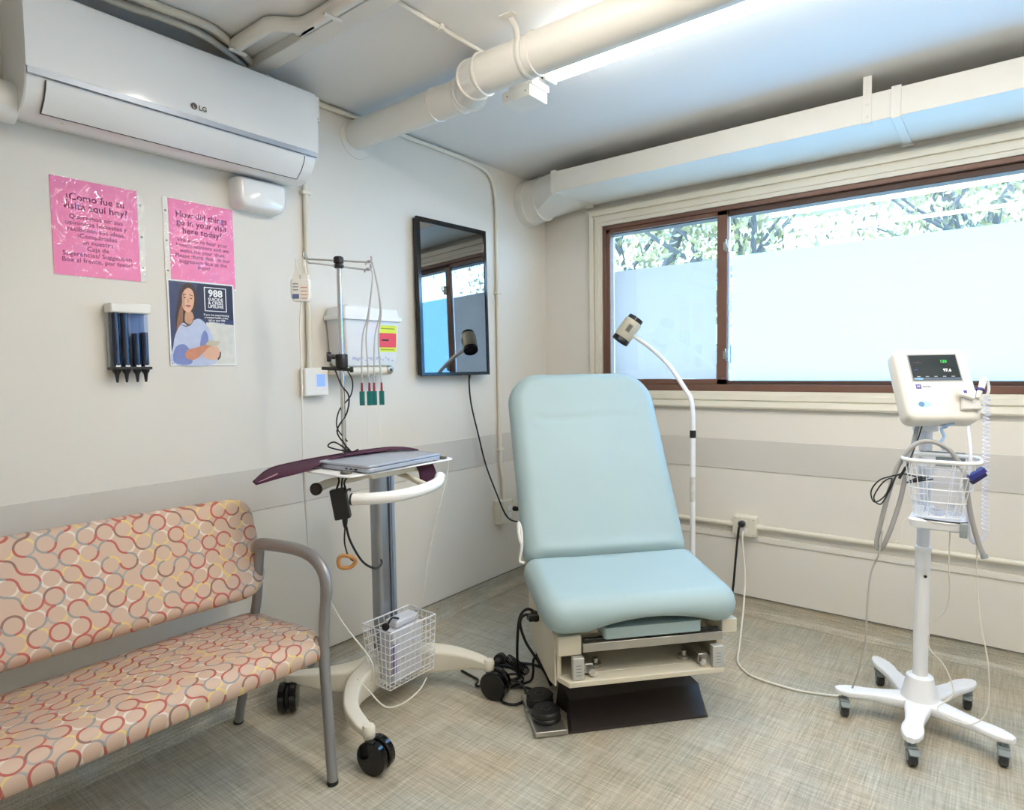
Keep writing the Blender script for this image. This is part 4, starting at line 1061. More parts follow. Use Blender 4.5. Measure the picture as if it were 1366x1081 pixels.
# boxed device in the basket
dv = thing('device_box', 'pale grey boxed device standing in the cart basket', 'device', (.435, -1.60, .09))
Rd = Matrix.Rotation(rad(3), 3, 'Z')
MB().obox((.428, -1.600, .192), (.078, .150, .196), Rd).build('case', mat('pale_grey_device', rgb(214, 216, 224), rough=.4), dv, bevel=.005)
MB().obox((.428, -1.590, .304), (.060, .120, .026), Rd).build('top', MATS['pale_grey_device'], dv, bevel=.006)
MB().obox((.4735, -1.672, .190), (.004, .012, .11), Rd).build('label_strip', mat('violet_label', rgb(124, 104, 170), rough=.5), dv)
MB().lathe((.47, -1.705, .325), [(.012, 0), (.014, .004), (.014, .010), (.010, .013)], 14, (.6, -.8, 0)).build('knob', BLACK, dv)
MB().tube(smooth_path([(.47, -1.70, .325), (.45, -1.66, .335), (.44, -1.62, .318)], 4), .004, 8).build('plug_lead', BLACK, dv)

# hanging module and lead wires
mo = thing('lead_module', 'small white plastic module with printed label hanging from the left pole hook', 'module', (.315, -1.90, 1.48))
RM = Matrix.Rotation(rad(42), 3, 'Z')
def mfn(u, v, h): return Vector((.312, -1.902, 1.53)) + RM @ Vector((u, h, v))
MB().loft([[mfn(u, v, h) for u, v in [(-.030+i, .030), (.030-i, .030), (.033-i, .02), (.033-i, -.028), (.024-i, -.044), (-.024+i, -.044), (-.033+i, -.028), (-.033+i, .02)]] for h, i in ((-.016, .004), (-.012, 0), (.012, 0), (.016, .004))]).build('case', WHITEP, mo, ang=40, bevel=.001)
for s in (-1, 1):
    MB().loft([[mfn(s*.014+u*k, v, h) for u, h in ((-.011, -.008), (.011, -.008), (.011, .008), (-.011, .008))] for v, k in ((.0305, 1), (.046, 1), (.050, .55), (.075, .25), (.098, .18))]).build('hanger_tab', WHITEP, mo)
MB().add([mfn(-.026, -.036, -.0166), mfn(-.004, -.036, -.0166), mfn(-.004, -.020, -.0166), mfn(-.026, -.020, -.0166)], [(0, 1, 2, 3)]).build('blue_print', mat('module_blue_print', rgb(96, 108, 150), rough=.5), mo, smooth=False)
for k in range(3):
    MB().add([mfn(-.024, -.008+k*.010, -.0166), mfn(-.006, -.008+k*.010, -.0166), mfn(-.006, -.004+k*.010, -.0166), mfn(-.024, -.004+k*.010, -.0166)], [(0, 1, 2, 3)]).build('grey_print', mat('module_grey_print', rgb(150, 150, 152), rough=.5), mo, smooth=False)
for k in range(4):
    MB().add([mfn(.002, -.036+k*.012, -.0166), mfn(.024, -.036+k*.012, -.0166), mfn(.024, -.033+k*.012, -.0166), mfn(.002, -.033+k*.012, -.0166)], [(0, 1, 2, 3)]).build('orange_print', mat('module_orange_print', rgb(214, 140, 112), rough=.5), mo, smooth=False)
MB().tube(smooth_path([(.312, -1.902, 1.487), (.306, -1.908, 1.40), (.306, -1.908, 1.237), (.304, -1.912, .98), (.306, -1.914, .87), (.310, -1.912, .74), (.322, -1.902, .60), (.40, -1.86, .40), (.52, -1.82, .26), (.50, -1.80, .18), (.47, -1.78, .155)], 6), .003, 8).build('cable', WHITEC, mo)
def lead_set(label, hookpt, base, dy):
    t = thing('lead_wires', label, 'wires', (base[0], base[1], 1.1), group='lead wire sets on the pole hooks')
    hx, hy, hz = hookpt; bx_, by_ = base
    for s in (-1, 1):
        ox, oy = s*.008, s*.010
        MB().tube(smooth_path([(hx-.02*s, hy, hz-.005), (hx, hy, hz+.006), (hx+.010, hy+.012, hz-.02), (bx_+.012+ox*.3, by_+.012, hz-.16), (bx_+ox*.5, by_+oy*.5, 1.36), (bx_+ox, by_+oy, 1.20)], 6), .0028, 8).build('wire', LEADC, t)
        MB().tube([(bx_+ox, by_+oy, 1.205), (bx_+ox, by_+oy, 1.172)], [.0035, .0045], 10).build('clip_lead', RED, t)
        MB().obox((bx_+ox, by_+oy, 1.150), (.017, .013, .050), Matrix.Rotation(rad(40), 3, 'Z')).build('clip', TEAL, t, bevel=.002)
    MB().tube([(bx_, by_, 1.127), (bx_+.002, by_+.002, 1.04), (bx_+.001, by_, .972)], .0012, 6).build('tail_wire', WHITEC, t)
lead_set('left bundle of grey lead wires with teal clips on the hook pole', (.418, -1.700, 1.604), (.433, -1.737), 0)
lead_set('right bundle of grey lead wires with teal clips on the hook pole', (.452, -1.722, 1.624), (.457, -1.702), 0)
bk = thing('black_cable', 'thin black cable hanging looped along the lower hook pole', 'cable', (.39, -1.79, .94))
MB().tube(smooth_path([(PX-.01, PYY-.02, 1.25), (PX+.004, PYY-.008, 1.20), (PX+.018, PYY+.012, 1.16), (PX+.012, PYY+.006, 1.10), (PX-.008, PYY-.022, 1.04), (PX+.010, PYY-.004, .99), (PX+.016, PYY+.010, .965), (PX-.02, PYY-.05, .985), (PX-.012, PYY-.03, 1.0), (PX+.02, PYY+.012, .965), (PX+.04, PYY+.03, .972)], 6), .0028, 8).build('cable', RUBBER, bk)
MB().tube(smooth_path([(PX+.012, PYY+.014, 1.25), (PX+.026, PYY+.024, 1.21), (PX+.020, PYY+.018, 1.16), (PX-.006, PYY-.012, 1.11), (PX-.010, PYY-.02, 1.05), (PX+.012, PYY+.006, 1.0)], 6), .0024, 8).build('cable', RUBBER, bk)
wc_ = thing('hanging_lead', 'thin white cord hanging from the tray and looping down to the basket', 'cord', (.6, -1.56, .1))
MB().tube(smooth_path([(.640, -1.572, .942), (.655, -1.560, .93), (.655, -1.562, .88), (.64, -1.575, .80), (.60, -1.60, .62), (.575, -1.615, .45), (.535, -1.63, .32)], 6), .0018, 6).build('cord', WHITEC, wc_)
wd_ = thing('trailing_lead', 'white cord trailing under the cart basket from its base', 'cord', (.5, -1.75, .05))
MB().tube(smooth_path([(.42, -1.80, .152), (.47, -1.79, .12), (.52, -1.76, .066), (.545, -1.70, .060), (.545, -1.62, .075), (.52, -1.56, .088)], 6), .0028, 8).build('cord', WHITEC, wd_)

# ------------------------------------------------------------------ exam chair (local: x = chair's left-to-right as seen, -y = front)
ec = thing('exam_chair', 'mint vinyl reclining exam chair on a beige powered base', 'exam chair', (1.252, -1.24, 0), rad(48), local=True)
# backrest slab leaning back
tilt = rad(29.5)
def back_fn(u, v, h):      # u across, v up the back, h out of its face (towards the sitter)
    y0, z0 = .322, .500    # foot of the front face
    return Vector((u, y0 + v*math.sin(tilt) - h*math.cos(tilt), z0 + v*math.cos(tilt) + h*math.sin(tilt)))
BL = .850
def back_bump(u, v):
    w = v + BL/2
    b = .004*math.cos(u*4.2) - .007*math.exp(-((w-.612-.004*math.sin(u*15))/.011)**2)*(1 if abs(u) < .21 else max(0, 1-(abs(u)-.21)/.04))
    b += .012*math.exp(-((w-.040)/.030)**2)*(1 if abs(u) < .24 else max(0, 1-(abs(u)-.24)/.05))
    b -= .0035*math.exp(-((w-.555+.25*(u+.23))/.007)**2)*math.exp(-((u+.235)/.03)**2)
    b += .0014*math.sin(u*22+w*6)*math.sin(w*17+1.3)
    return b
mb = cushion(.338, BL/2, (.150, .150, .055, .055), .105, .062, lambda u, v, h: back_fn(u*(1.0 - .02*(v+BL/2)/BL), v+BL/2, h), back_bump)
mb.build('backrest', MINT, ec, ang=180)
# back shell
MB().loft([[back_fn(u, .42+v, h) for u, v in rrect(.27-i, .33-i, .06, 6)] for h, i in ((-.1055, 0), (-.128, .004), (-.135, .02))]).build('back_shell', BEIGE, ec, ang=40)
# seat cushion, rear a little higher than the front; arched underside at the front
def seat_fn(u, v, h):
    d = v                                   # v: -front .. +rear
    lift = .05*(d+.20)/.40
    if h < -.03 and v < -.06:
        k = max(0, 1-(abs(u-.03)/.23)**2); w = min(1, (-h-.03)/.09); w = w*w*(3-2*w); q = min(1, (-v-.06)/.12); h = h + .034*k*w*q*q*(3-2*q)
    return Vector((u, .160+v, .500 + lift + h - .026))
def seat_bump(u, v):
    b = -.006*math.exp(-(u/.16)**2)*math.exp(-((v-.02)/.12)**2) + .0012*math.sin(u*17+1)*math.sin(v*21)
    b -= .004*math.exp(-((v-.155-.12*abs(u))/.010)**2)*math.exp(-((u+.10)/.12)**2)
    return b
cushion(.350, .207, (.045, .045, .075, .075), .120, .060, seat_fn, seat_bump, 64, 48).build('seat_cushion', MINT, ec, ang=180)
# folded leg pad under the seat
MB().loft([[(.035+u, .045+v, z) for u, v in rrect(.175, .06, .012, 4)] for z in (.332, .336, .366, .370)]).build('leg_pad', MINT, ec, ang=40)
# pull-out frame and base box
MB().box(-.215, .290, -.012, .002, .292, .322).build('front_rail', STEEL, ec, bevel=.002)
MB().box(-.205, .282, .004, .014, .322, .332).build('rail_recess', BLACK, ec)
MB().box(-.300, -.217, -.002, .10, .280, .348).build('corner_block', BEIGE, ec, bevel=.004)
MB().box(.292, .350, -.002, .10, .308, .360).build('corner_block', BEIGE, ec, bevel=.004)
bx = MB()
bx.box(-.298, -.282, .02, .42, .200, .300).box(.282, .298, .02, .42, .200, .300).box(-.298, .298, .02, .42, .186, .206).box(-.298, .298, .30, .42, .2, .33).box(-.298, .298, .12, .42, .296, .345)
bx.build('base_box', BEIGE, ec, bevel=.003)
MB().loft([[(x, -.035, z) for x, z in ((-.270, .186), (.285, .186), (.285, .205), (-.270, .205))], [(x, .02, z) for x, z in ((-.298, .186), (.298, .186), (.298, .206), (-.298, .206))]]).build('base_lip', BEIGE, ec, bevel=.003)
MB().loft([[(-.299, y, z) for y, z in ((.02, .17), (.03, .345), (.45, .37), (.45, .20), (.40, .15), (.10, .15))], [(-.306, y, z) for y, z in ((.02, .17), (.03, .345), (.45, .37), (.45, .20), (.40, .15), (.10, .15))]]).build('side_panel', BEIGE, ec, bevel=.002)
MB().loft([[(.299, y, z) for y, z in ((.02, .17), (.03, .345), (.45, .37), (.45, .20), (.40, .15), (.10, .15))], [(.306, y, z) for y, z in ((.02, .17), (.03, .345), (.45, .37), (.45, .20), (.40, .15), (.10, .15))]]).build('side_panel', BEIGE, ec, bevel=.002)
# stirrup holders
for x, y in ((-.235, -.028), (.262, -.035)):
    hb = MB().box(x-.020, x+.020, y, y+.024, .205, .282).build('stirrup_socket', mat('cast_alloy', rgb(196, 196, 192), rough=.4, metal=.5), ec, bevel=.003)
    for k in range(4): MB().box(x-.009, x+.009, y-.001, y-.0002, .222+k*.011, .225+k*.011).build('embossed_line', GREYCAST, hb)
    s = 1 if x < 0 else -1
    MB().box(x+s*.024, x+s*.060, y+.03, y+.20, .212, .246).build('stirrup_bar', STEEL, ec, bevel=.003)
    MB().lathe((x+s*.05, y+.02, .225), [(.012, 0), (.012, .01), (.006, .012)], 14, (0, -1, 0)).build('stirrup_bolt', CHROME, ec)
    MB().lathe((x+s*.085, y+.09, .2065), [(.022, 0), (.022, .012), (.010, .014), (.010, .03)], 14).build('stirrup_pivot', STEEL, ec)
# pedestal cover: low wedge on the floor
def wedge(sl, sr, d, z): return ((sl, -d, z), (sr, -d, z))
prof = [((-.256, .012, .002), (.236, .017, .002)), ((-.250, .012, .010), (.240, .017, .010)), ((-.222, .143, .045), (.288, .165, .046)), ((-.245, .208, .100), (.232, .208, .100)), ((-.20, .26, .165), (.19, .26, .165)), ((-.20, .44, .165), (.19, .44, .165)), ((-.24, .55, .05), (.24, .55, .05)), ((-.25, .60, .002), (.25, .60, .002))]
mb = MB()
for a, b in prof: mb.v += [Vector(a), Vector(b)]
for i in range(len(prof)-1): mb.f.append([2*i, 2*i+1, 2*i+3, 2*i+2])
# skirt down to the floor on both sides and underneath
base = len(mb.v)
for a, b in prof:
    mb.v += [Vector((a[0]-.012, a[1], .001)), Vector((b[0]+.012, b[1], .001))]
for i in range(len(prof)-1):
    mb.f.append([2*i, 2*i+2, base+2*i+2, base+2*i]); mb.f.append([2*i+1, base+2*i+1, base+2*i+3, 2*i+3]); mb.f.append([base+2*i, base+2*i+2, base+2*i+3, base+2*i+1])
mb.f.append([0, base, base+1, 1]); k = 2*len(prof); mb.f.append([k-2, k-1, base+k-1, base+k-2])
mb.build('pedestal_cover', DKBASE, ec, ang=20, bevel=.003)
MB().box(-.19, .18, .26, .43, .160, .19).build('lift_column', DKBASE, ec, bevel=.004)
# release lever behind, left side, and power inlets
MB().tube(smooth_path([(-.345, .40, .56), (-.352, .405, .60), (-.350, .415, .64), (-.340, .41, .60), (-.342, .40, .54), (-.350, .40, .49), (-.335, .38, .485)], 5), .006, 8).build('release_lever', WHITEP, ec)
for k in range(2):
    MB().box(-.345, -.306, .255+k*.03, .275+k*.03, .300-k*.006, .322-k*.006).build('power_inlet', BLACK, ec, bevel=.003)

# foot control
fc = thing('foot_pedal', 'foot control with two round black pedals on a steel plate', 'foot pedal', (1.252, -1.24, 0), rad(48), local=True)
MB().box(-.378, -.268, .006, .262, .004, .022).build('plate', STEEL, fc, bevel=.003)
for q in (-.36, -.286):
    for w in (.02, .24): MB().lathe((q, w, 0), [(.006, 0), (.006, .0042)], 10).build('foot', BLACK, fc)
for y in (.085, .190):
    pd = MB().lathe((-.322, y, .0225), [(.046, 0), (.050, .004), (.050, .014), (.046, .018), (.046, .020), (.049, .022), (.049, .032), (.044, .038), (.030, .039)], 28).build('pedal', BLACK, fc, ang=30)
    for k in range(6):
        a = k*PI/3; MB().obox((-.322+.016*math.cos(a), y+.016*math.sin(a), .0622), (.003, .009, .001), Matrix.Rotation(a, 3, 'Z')).build('embossed_arrow', mat('worn_grey_mark', rgb(92, 92, 94), rough=.5), pd)
MB().box(-.384, -.376, .135, .150, .022, .03).build('release_tab', STEEL, fc, bevel=.001)

# cables between the chair and the floor
def cable(label, pts, r, m=RUBBER, k=7, plug=None, name='power_cable', cat='cable', group=None):
    t = thing(name, label, cat, Vector(pts[0]) * 1.0, group=group)
    t.location = (pts[0][0], pts[0][1], min(p[2] for p in pts)); OFF[t.name] = Vector(t.location)
    MB().tube(smooth_path(pts, k), r, 8).build('cord', m, t)
    if plug:
        for (c, ax, r0, L_) in plug: MB().lathe(c, [(r0*.8, 0), (r0, .004), (r0, L_*.7), (r0*.45, L_)], 12, ax).build('plug', BLACK, t)
    return t
cable('black cable from the upper chair inlet dropping to the coil by the cart wheel', [(.835, -1.272, .31), (.79, -1.275, .325), (.745, -1.27, .28), (.715, -1.25, .16), (.70, -1.23, .05), (.69, -1.215, .010), (.66, -1.19, .010), (.60, -1.17, .009), (.56, -1.20, .009), (.585, -1.26, .009), (.65, -1.28, .010), (.70, -1.25, .010), (.69, -1.20, .012), (.62, -1.18, .014), (.57, -1.21, .014)], .0055, plug=[((.838, -1.272, .311), (-1, 0, .1), .012, .035)])
cable('black cable from the lower chair inlet looping to the floor behind the pedal', [(.848, -1.296, .305), (.80, -1.305, .315), (.765, -1.295, .27), (.772, -1.27, .19), (.80, -1.24, .12), (.83, -1.215, .05), (.84, -1.20, .010), (.80, -1.14, .008), (.72, -1.10, .008), (.64, -1.12, .008), (.59, -1.17, .008)], .0055, plug=[((.850, -1.297, .306), (-1, 0, .1), .012, .035)])
cable('black cable crossing from the chair side to the coil on the floor', [(.862, -1.26, .22), (.82, -1.235, .16), (.775, -1.225, .10), (.77, -1.22, .05), (.76, -1.23, .012), (.72, -1.28, .008), (.68, -1.30, .008), (.66, -1.26, .018), (.70, -1.22, .018), (.74, -1.25, .018), (.73, -1.30, .018), (.69, -1.33, .012)], .005)
cable('black foot pedal cable looping on the floor beside the cart wheel', [(.905, -1.285, .03), (.875, -1.275, .012), (.84, -1.27, .007), (.78, -1.27, .007), (.73, -1.30, .007), (.725, -1.36, .007), (.76, -1.405, .007), (.81, -1.395, .007), (.82, -1.345, .007), (.79, -1.30, .016), (.74, -1.275, .02), (.70, -1.27, .014)], .0048)
cable('black cable running left along the floor under the cart arm', [(.47, -1.315, .006), (.53, -1.325, .006), (.58, -1.335, .006), (.60, -1.37, .006), (.63, -1.36, .006), (.66, -1.29, .006), (.62, -1.22, .006), (.56, -1.17, .006), (.56, -1.12, .008)], .0045)
pg = thing('power_plug', 'black round plug lying on the floor among the cables', 'plug', (.565, -1.16, .0))
MB().lathe((.565, -1.165, .026), [(.020, 0), (.026, .004), (.026, .030), (.016, .034), (.010, .06)], 16, (.3, -.95, .1)).build('plug_body', BLACK, pg)
cb = thing('coiled_cable', 'tight black coiled lead on the floor near the chair base', 'cable', (.66, -1.18, 0))
coil = []
for k in range(150):
    a = k*.55; c = Vector((.59, -1.15, .026)).lerp(Vector((.715, -1.195, .026)), k/149)
    coil.append(c + Vector((.012*math.cos(a)*.3, .016*math.cos(a), .016*math.sin(a))))
MB().tube(coil, .0026, 6).build('coil', RUBBER, cb)

# cords from the window wall outlet
cable('black power cord hanging from the outlet under the window behind the chair seat', [(1.207, -.085, .464), (1.203, -.098, .452), (1.198, -.10, .40), (1.188, -.10, .28), (1.18, -.105, .16), (1.17, -.12, .05), (1.16, -.16, .008), (1.13, -.35, .008), (1.10, -.60, .008)], .0055, plug=[((1.207, -.0535, .466), (0, -1, 0), .016, .036)])
cable('white power cord from the window outlet along the floor to the rolling stand', [(1.214, -.062, .428), (1.216, -.085, .41), (1.222, -.09, .33), (1.242, -.12, .22), (1.262, -.20, .12), (1.285, -.30, .05), (1.32, -.44, .010), (1.352, -.56, .006), (1.40, -.63, .006), (1.464, -.666, .006), (1.604, -.672, .006), (1.70, -.645, .006), (1.76, -.62, .008), (1.84, -.60, .03)], .0042, m=WHITEC)

# ------------------------------------------------------------------ exam lamp
el = thing('exam_lamp', 'white gooseneck exam lamp standing behind the chair by the window', 'lamp', (1.05, -.30, 0))
LX, LY = 1.050, -.300
MB().tube([(LX, LY, .075), (LX, LY, .915)], .0125, 14).build('pole', WHITEM, el)
MB().tube([(LX, LY, .60), (LX, LY, .72)], .0130, 14).build('clear_sleeve', mat('worn_white_tape', rgb(214, 212, 206), rough=.4, var=.1, scale=60), el)
MB().lathe((LX, LY, .905), [(.012, 0), (.0145, .003), (.0145, .034), (.012, .037)], 16).build('collar', BLACK, el)
gp = smooth_path([(LX, LY, .935), (LX-.002, LY+.001, 1.03), (LX-.012, LY+.004, 1.09), (1.002, -.287, 1.142), (.918, -.264, 1.247), (.812, -.237, 1.334), (.725, -.212, 1.388), (.706, -.206, 1.398)], 8)
MB().tube(gp, [.0115]*len(gp), 12).build('gooseneck', WHITEM, el)
HC = Vector((.663, -.208, 1.440)); HA = Vector((-.49, -.32, -.81)).normalized()
hd = MB().lathe(HC - HA*.052, [(.044, 0), (.047, .003), (.047, .100), (.044, .104)], 26, HA).build('head', mat('lamp_head_beige', rgb(214, 206, 184), rough=.35, metal=.1), el, ang=40)
MB().lathe(HC - HA*.074, [(.038, 0), (.041, .003), (.041, .0215)], 26, HA).build('rear_cap', BLACK, hd)
MB().lathe(HC + HA*.0525, [(.045, 0), (.046, .002), (.046, .022), (.042, .025), (.040, .012)], 26, HA).build('front_ring', BLACK, hd)
toC = (Vector((2.2, -3.16, 1.25)) - HC).normalized(); side = HA.cross(toC).normalized(); outw = side.cross(HA).normalized()
if outw.dot(toC) < 0: outw = -outw
Rh = Matrix((side, HA, outw)).transposed()
MB().obox(HC + outw*.0475 - HA*.004, (.026, .044, .002), Rh).build('label', mat('lamp_label', rgb(150, 146, 134), rough=.5), hd)
MB().obox(HC + outw*.0490 - HA*.004, (.016, .034, .001), Rh).build('label_print', mat('lamp_label_dark', rgb(96, 92, 86), rough=.5), hd)
MB().obox(HC - HA*.063 + outw*.041, (.006, .020, .003), Rh).build('cap_rib', CHROME, hd)
MB().lathe(Vector((.700, -.206, 1.402)), [(.010, 0), (.012, .004), (.012, .02)], 12, (-.8, .1, .6)).build('neck_joint', WHITEM, hd)
for k in range(5):
    a = k*2*PI/5 + rad(36); d = Vector((math.cos(a), math.sin(a), 0)); e = Vector((LX, LY, 0)) + d*.15
    if e.y > -.03: e.y = -.06
    lg = MB().tube([(LX, LY, .072), ((LX+e.x)/2, (LY+e.y)/2, .066), (e.x, e.y, .056)], [.016, .014, .011], 10).build('base_leg', WHITEM, el)
    MB().lathe(Vector((e.x, e.y, .024)) - Vector((-d.y, d.x, 0))*.010, [(.022, 0), (.024, .003), (.024, .017), (.022, .020)], 16, (-d.y, d.x, 0)).build('caster_wheel', BLACK, lg)
    MB().tube([(e.x, e.y, .04), (e.x, e.y, .058)], .006, 8).build('caster_stem', BLACK, lg)

# ------------------------------------------------------------------ rolling stand with basket
SX, SY = 2.004, -.660
rs_ = thing('rolling_stand', 'white five-legged rolling stand with a wire basket under the monitor', 'stand', (SX, SY, 0))
MB().tube([(SX, SY, .17), (SX, SY, .622)], .0225, 20).build('lower_tube', WHITEM, rs_)
MB().lathe((SX, SY, .612), [(.0235, 0), (.025, .003), (.025, .014), (.0235, .016)], 20).build('tube_collar', WHITEM, rs_)
MB().lathe((SX+.010, SY-.0225, .53), [(.005, 0), (.005, .002)], 10, (.4, -.9, 0)).build('screw_hole', BLACK, rs_)
MB().tube([(SX, SY, .622), (SX, SY, 1.07)], .0190, 20).build('upper_tube', mat('satin_white_tube', rgb(220, 226, 236), rough=.3, metal=.2), rs_)
MB().lathe((SX, SY, .078), [(.060, 0), (.058, .02), (.050, .05), (.040, .098), (.032, .104)], 26).build('hub_cone', WHITEM, rs_)
LEGS = [(1.785, -.735), (1.852, -.418), (2.130, -.425), (2.232, -.752), (2.006, -.915)]
hub = MB()
for (ex, ey) in LEGS:
    d = Vector((ex-SX, ey-SY, 0)); L_ = d.length; d.normalize(); nn = Vector((-d.y, d.x, 0))
    rings = []
    for t, w, zt, zb in ((0, .046, .104, .066), (.3, .036, .102, .068), (.55, .028, .100, .072), (.70, .026, .0985, .074), (.82, .031, .098, .076), (.95, .030, .097, .076), (1.06, .022, .096, .077), (1.12, .010, .095, .078)):
        c = Vector((SX, SY, 0)) + d*L_*t
        rings.append([c + nn*w*u + Vector((0, 0, (zt+zb)/2 + v*(zt-zb)/2)) for u, v in rrect(1, 1, .4, 3)])
    lg = MB().loft(rings).build('base_leg', WHITEM, rs_, ang=50)
    ca = Vector((.35, -.94, 0)) if ex < 2.1 else Vector((.1, -1, 0))
    ca.normalize(); sd_ = Vector((-ca.y, ca.x, 0)); wc = Vector((ex, ey, .027)) + ca*.010
    cs = MB().tube([(ex, ey, .05), (ex, ey, .078)], .009, 10).build('caster', GREYCAST, rs_)
    MB().lathe(wc - sd_*.012, [(.023, 0), (.027, .003), (.027, .021), (.023, .024)], 20, sd_).build('wheel', TIRE, cs)
    for s in (-1, 1): MB().lathe(wc + sd_*s*.0123, [(.014, 0), (.014, .002)], 16, sd_*s).build('wheel_hub', GREYCAST, cs)
    Rc = Matrix((sd_, ca, Vector((0, 0, 1)))).transposed()
    MB().obox((ex+ca.x*.004, ey+ca.y*.004, .054), (.032, .034, .014), Rc).build('fork', GREYCAST, cs, bevel=.003)
    MB().obox((ex+ca.x*.034, ey+ca.y*.034, .050), (.030, .024, .005), Rc @ Matrix.Rotation(rad(-18), 3, 'X')).build('brake_lever', GREYCAST, cs, bevel=.002)
# tray and basket in front of the tube
TX, TY = 2.052, -.765
MB().loft([[(TX+u, TY+v, z) for u, v in rrect(.078-i, .070-i, .022, 5)] for z, i in ((.722, .014), (.728, .004), (.750, 0), (.756, .004))]).build('basket_tray', WHITEM, rs_, ang=40)
MB().lathe((SX, SY, .715), [(.026, 0), (.030, .004), (.030, .05), (.026, .054)], 18).build('tray_clamp', WHITEM, rs_)
MB().tube(smooth_path([(TX-.075, TY-.03, .752), (TX-.02, TY-.072, .757), (TX+.05, TY-.074, .757), (TX+.076, TY-.05, .756)], 5), .0025, 8).build('tray_edge', BLACK, rs_)
MB().box(TX+.058, TX+.078, TY-.075, TY-.055, .712, .757).build('tray_clip', GREYCAST, rs_, bevel=.003)
mbk = MB(); NB = 22
def brim(t, f):   # D-shaped section; f 0 bottom .. 1 rim
    a = t*2*PI; hw = .066 + .036*f; hd2 = .058 + .034*f
    u, v = math.cos(a), math.sin(a); p_ = .55
    u = math.copysign(abs(u)**p_, u); v = math.copysign(abs(v)**p_, v)
    return Vector((TX+.004*f + hw*u, TY-.006*f + hd2*v, .765 + f*.178))
for k in range(NB): mbk.tube([brim(k/NB, f/6) for f in range(7)], .0014, 5, cap=False)
for f in (0, .27, .5, .74): mbk.tube([brim(k/44, f) for k in range(44)], .0020, 6, closed=True)
for k in range(-3, 4):
    mbk.tube([(TX+k*.018, TY-.056, .766), (TX+k*.018, TY+.056, .766)], .0013, 5); mbk.tube([(TX-.062, TY+k*.016, .766), (TX+.062, TY+k*.016, .766)], .0013, 5)
wb_ = mbk.build('wire_basket', WHITEM, rs_)
MB().tube([brim(k/44, 1) for k in range(44)], .0068, 10, closed=True).build('basket_rim', WHITEG, wb_)
MB().box(TX-.062, TX+.062, TY+.086, TY+.092, .905, .955).build('basket_back_plate', GREYCAST, wb_, bevel=.002)
MB().box(SX-.02, SX+.03, SY-.022, SY+.0, .90, .95).build('basket_bracket', WHITEM, rs_, bevel=.003)
# monitor mount
MB().lathe((SX, SY, 1.03), [(.024, 0), (.026, .004), (.026, .03), (.02, .036)], 18).build('mount_collar', WHITEM, rs_)

# ------------------------------------------------------------------ vital signs monitor
vm = thing('vital_signs_monitor', 'white vital signs monitor with a dark screen mounted on the rolling stand', 'monitor', (2.018, -.690, 1.03))
az = rad(32); tl = rad(27)
fwd = Vector((math.sin(az), -math.cos(az), 0)); rgt = Vector((math.cos(az), math.sin(az), 0))
nrm = fwd*math.cos(tl) + Vector((0, 0, math.sin(tl))); upv = Vector((0, 0, math.cos(tl))) - fwd*math.sin(tl)
MC = Vector((2.022, -.700, 1.165))
def mf(u, v, h): return MC + rgt*u + upv*v + nrm*h
MW, MH = .112, .128
MB().loft([[mf(u, v, h) for u, v in rrect(MW-i, MH-i, .026, 6)] for h, i in ((-.036, .020), (-.034, .010), (-.026, .003), (-.018, .001))]).build('rear_case', mat('monitor_grey_case', rgb(214, 214, 214), rough=.4), vm, ang=50)
MB().loft([[mf(u, v, h) for u, v in rrect(MW-i, MH-i, [.022, .022, .030, .030], 6)] for h, i in ((-.0175, .0), (.020, 0), (.029, .003), (.034, .009), (.036, .016))]).build('front_case', mat('monitor_white_case', rgb(222, 218, 208), rough=.38, var=.01), vm, ang=50)
def mquad(name, u0, u1, v0, v1, h, m, par=None, dh=.0012, sh=0.0):
    return MB().loft([[mf(u0+sh*0, v0, hh), mf(u1, v0, hh), mf(u1, v1, hh), mf(u0, v1, hh)] for hh in (h, h+dh)]).build(name, m, par or vm, smooth=False)
mquad('screen_bezel', -.076, .076, .006, .104, .0362, mat('monitor_bezel', rgb(150, 152, 150), rough=.4))
scm = mat('monitor_screen', rgb(40, 46, 48), rough=.12, var=.0)
scr = mquad('screen', -.072, .072, .010, .100, .0376, scm)
def em(n, c, s=.6): return mat('screen_'+n, c, rough=.4, emis=c, estr=s, var=0)
TM = Matrix((( rgt.x, upv.x, nrm.x, 0), (rgt.y, upv.y, nrm.y, 0), (rgt.z, upv.z, nrm.z, 0), (0, 0, 0, 1)))
def stext(name, s, size, u, v, m, par, h=.0392, bold=0.0): text(name, s, size, Matrix.Translation(mf(u, v, h)) @ TM, m, par, align='LEFT', bold=bold)
stext('green_reading', '120', .014, .020, .072, em('green', rgb(60, 220, 80)), scr)
stext('white_reading', '97.6', .014, .024, .040, em('white', rgb(230, 232, 230)), scr, bold=.0004)
stext('blue_reading', '---', .012, -.064, .044, em('blue', rgb(80, 110, 210)), scr)
stext('dim_reading', '---/---', .012, -.062, .070, em('dim', rgb(110, 80, 84), .2), scr)
mquad('menu_bar', -.071, .071, .0105, .018, .0388, em('bar', rgb(70, 84, 104), .2), scr, .0004)
mquad('menu_button', -.071, -.044, .0108, .0176, .0394, em('button', rgb(120, 160, 200), .35), scr, .0004)
for k in range(5): mquad('menu_tick', -.060+k*.026, -.050+k*.026, .021, .0235, .0389, em('tick', rgb(150, 158, 160), .3), scr, .0004)
mquad('badge', -.070, -.054, -.020, -.004, .0362, mat('badge_blue', rgb(78, 80, 158), rough=.4))
stext('badge_mark', 'M', .011, -.0668, -.0160, WHITE_INK, vm, h=.0376)
for k in range(5): mquad('maker_print', -.050+k*.0052, -.0462+k*.0052, -.0145, -.0095, .0362, mat('maker_ink', rgb(110, 112, 140), rough=.5), None, .0004)
